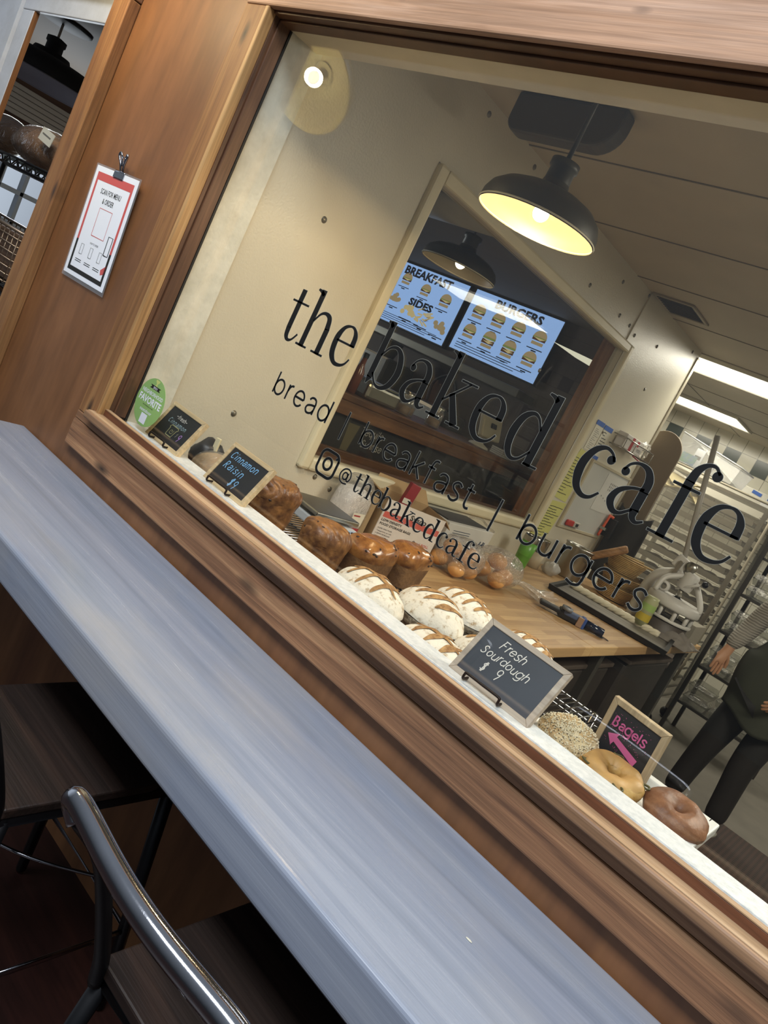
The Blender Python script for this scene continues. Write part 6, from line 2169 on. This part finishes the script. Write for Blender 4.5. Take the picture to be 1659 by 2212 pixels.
# ------------------------------------------------------------------ the person in the kitchen
t = thing('person', 'person in a grey ribbed sweater, green apron and black trousers standing in the kitchen', 'person', (-.55, 3.58, 0))
M_SKIN = plain('skin', 'b98a6a', .5, 0, 40, .06, 10)
M_SWEAT = plain('grey_sweater', '8f8a80', .85, 0, 60, .12, 14)
M_TROU = plain('black_trousers', '1d1c1b', .8, 0, 120, .1, 12)
M_APR = plain('olive_apron', '35382c', .8, 0, 90, .12, 6)


class Skel:
    def __init__(s):
        s.v, s.e, s.r = [], [], []

    def chain(s, pts, radii, start=None):
        p = start
        for q, r_ in zip(pts, radii):
            s.v.append(Vector(q))
            s.r.append(r_ if isinstance(r_, tuple) else (r_, r_))
            i = len(s.v) - 1
            if p is not None:
                s.e.append((p, i))
            p = i
        return p

    def build(s, name, mat, parent, sub=2):
        me = bpy.data.meshes.new(name)
        off = parent.location
        me.from_pydata([tuple(q - off) for q in s.v], s.e, [])
        me.materials.append(mat)
        o_ = bpy.data.objects.new(name, me)
        COL.objects.link(o_)
        o_.parent = parent
        k = o_.modifiers.new('skin', 'SKIN')
        k.use_smooth_shade = True
        if not me.skin_vertices:
            me.attributes.new  # layer is made by the modifier
        lay = me.skin_vertices[0].data
        for i, r_ in enumerate(s.r):
            lay[i].radius = r_
        lay[0].use_root = True
        q = o_.modifiers.new('sub', 'SUBSURF')
        q.levels = sub
        q.render_levels = sub
        return o_


def add_hand(sk, wrist_i, W_, fwd, side, thumb_side, curl):
    """W_: wrist point, fwd: hand direction, side: from index to little finger side"""
    fwd, side = Vector(fwd).normalized(), Vector(side).normalized()
    nrm = fwd.cross(side).normalized()
    pal = sk.chain([W_ + fwd * .035, W_ + fwd * .065], [(.030, .017), (.034, .016)], wrist_i)
    for k, (L_, q) in enumerate(((.072, -.030), (.080, -.010), (.075, .010), (.060, .029))):
        b0 = W_ + fwd * (.092 - .006 * abs(k - 1)) + side * q
        pts = [b0]
        d = fwd + side * q * 2.2
        for j in range(3):
            a = curl * (j + 1) * .42
            pts.append(pts[-1] + (d * math.cos(a) + nrm * math.sin(a)).normalized() * L_ * (.42, .33, .25)[j])
        sk.chain(pts, [.0105, .0095, .0088, .0075], pal)
    tb = W_ + fwd * .030 - side * .022
    sk.chain([tb + fwd * .018 - side * .022, tb + fwd * .048 - side * .036 + nrm * .006, tb + fwd * .075 - side * .040 + nrm * .012], [.0135, .0115, .0090], wrist_i)


sk = Skel()
pel = sk.chain([(-.53, 3.62, .95)], [(.14, .10)])
nk = sk.chain([(-.53, 3.62, 1.12), (-.52, 3.61, 1.33), (-.52, 3.60, 1.46), (-.52, 3.585, 1.54), (-.52, 3.57, 1.60), (-.52, 3.565, 1.66), (-.52, 3.57, 1.72)], [(.13, .09), (.15, .10), (.09, .07), (.052, .052), (.066, .078), (.076, .092), (.060, .072)], pel)
chest = 2
ra = sk.chain([(-.68, 3.61, 1.42), (-.755, 3.63, 1.39), (-.825, 3.66, 1.17), (-.872, 3.585, 1.00)], [.06, .052, .042, (.028, .024)], chest)
RWp = Vector((-.872, 3.585, 1.00))
add_hand(sk, ra, RWp, (.08, -.16, -1.0), (-.62, -.70, .05), 1, .22)
la = sk.chain([(-.36, 3.61, 1.42), (-.285, 3.62, 1.39), (-.235, 3.60, 1.13), (-.42, 3.35, .975)], [.06, .052, .042, (.028, .024)], chest)
LWp = Vector((-.42, 3.35, .975))
add_hand(sk, la, LWp, (-.50, -.12, -.75), (-.45, -.55, .35), 1, .5)
rl = sk.chain([(-.62, 3.62, .86), (-.685, 3.60, .48), (-.735, 3.63, .09)], [.085, .055, .04], pel)
ll = sk.chain([(-.44, 3.62, .86), (-.475, 3.58, .47), (-.455, 3.60, .09)], [.085, .055, .04], pel)
sk.build('body', M_SKIN, t)
# sweater
sk = Skel()
pel = sk.chain([(-.53, 3.62, .96)], [(.195, .14)])
sk.chain([(-.53, 3.62, 1.14), (-.52, 3.61, 1.34), (-.52, 3.60, 1.45)], [(.18, .13), (.185, .13), (.085, .08)], pel)
sk.chain([(-.66, 3.61, 1.415), (-.755, 3.63, 1.39), (-.80, 3.65, 1.28), (-.825, 3.66, 1.17), (-.848, 3.62, 1.09), (-.868, 3.590, 1.015)], [.075, .072, .066, .062, .056, .040], 2)
sk.chain([(-.38, 3.61, 1.415), (-.285, 3.62, 1.39), (-.255, 3.63, 1.26), (-.235, 3.60, 1.13), (-.33, 3.47, 1.05), (-.41, 3.365, .985)], [.075, .072, .066, .062, .056, .040], 2)
o = sk.build('sweater', M_SWEAT, t)
m, nt, bs = newmat('ribbed_sweater')
bs.inputs['Base Color'].default_value = lin('8f8a80')
bs.inputs['Roughness'].default_value = .85
wv = N(nt, 'ShaderNodeTexWave', bands_direction='Z')
wv.inputs['Scale'].default_value = 20
wv.inputs['Distortion'].default_value = 2.5
nt.links.new(coords(nt), wv.inputs['Vector'])
nt.links.new(ramp(nt, wv.outputs[0], [(.1, '858077'), (.8, '9c978d')]), bs.inputs['Base Color'])
bump(nt, bs, wv.outputs[0], .35, .01)
o.data.materials[0] = m
# trousers
sk = Skel()
pel = sk.chain([(-.53, 3.62, .95)], [(.185, .13)])
sk.chain([(-.63, 3.62, .82), (-.665, 3.60, .62), (-.69, 3.60, .46), (-.715, 3.62, .28), (-.735, 3.63, .07)], [(.115, .11), .098, .082, .074, .068], pel)
sk.chain([(-.43, 3.62, .82), (-.46, 3.595, .62), (-.475, 3.585, .46), (-.465, 3.595, .28), (-.455, 3.60, .07)], [(.115, .11), .098, .082, .074, .068], pel)
sk.build('trousers', M_TROU, t)


def apron(u, v):
    a = (u - .5) * 2.5
    z = 1.34 - .60 * v
    w_ = .135 + .10 * min(1, v * 2.2)
    x = -.515 + math.sin(a) * w_ * (1.08 if v > .4 else 1.0) + .012 * math.sin(8 * v + 3 * u)
    y = 3.615 - math.cos(a) * .158 - .02 * v + .010 * math.sin(14 * u + 4 * v) * v
    z += -.05 * math.sin(PI * u) * v + .02 * math.sin(9 * u) * v
    return Vector((x, y, z))


MB().grid(apron, 36, 30).build('apron', M_APR, t, solid=.006)
m1 = MB()
m1.tube([(-.515 + .215 * math.cos(k * PI / 16), 3.615 + .165 * math.sin(k * PI / 16), 1.06) for k in range(32)], .010, 8, True)
m1.tube(cr3([(-.62, 3.47, 1.33), (-.60, 3.50, 1.45), (-.52, 3.64, 1.50), (-.44, 3.50, 1.45), (-.41, 3.47, 1.33)]), .010, 8)
m1.build('apron_strap', M_APR, t)
# head features
MB().ball((-.52, 3.585, 1.685), (.084, .10, .085), lambda p, d: p if (d.y > -.35 or d.z > .45) else p * .86, 24, 16).build('hair', plain('dark_hair', '1e1712', .6, 0, 200, .2, 50), t)
for s_ in (-1, 1):
    MB().ball((-.52 + s_ * .030, 3.485, 1.655), (.011, .007, .007), None, 12, 8).build('eye', plain('eye_dark', '2a211c', .3), t)
    MB().ball((-.52 + s_ * .076, 3.575, 1.645), (.008, .018, .028), None, 12, 8).build('ear', M_SKIN, t)
MB().ball((-.52, 3.468, 1.63), (.012, .018, .022), None, 12, 8).build('nose', M_SKIN, t)
MB().ball((-.52, 3.484, 1.592), (.022, .008, .006), None, 12, 8).build('mouth', plain('lip', '96604f', .5), t)
for nm, (hx, hy), (tx, ty), lab in (('shoe', (-.725, 3.68), (-.785, 3.44), 'a'), ('shoe', (-.425, 3.66), (-.525, 3.42), 'b')):
    d = Vector((tx - hx, ty - hy, 0))
    L_ = d.length
    d.normalize()
    s_ = Vector((-d.y, d.x, 0))
    M_ = basis(d, s_)
    c_ = Vector(((hx + tx) / 2, (hy + ty) / 2, .055))
    o = MB().ball(c_, (L_ / 2 + .01, .050, .052), lambda p, q: Vector((p.x, p.y * (1 + .1 * (p.x > 0)), p.z * (1.0 if p.x < 0 else .72) if p.z > 0 else p.z * .8)), 26, 16, M_).build('shoe', M_BLACK, t)
    MB().prism([c_ + M_ @ Vector(((L_ / 2 + .016) * math.cos(k * PI / 16), .054 * math.sin(k * PI / 16), -.0535)) for k in range(32)], (0, 0, .020)).build('shoe_sole', plain('grey_sole', '8d8a80', .6), t, bevel=.004)
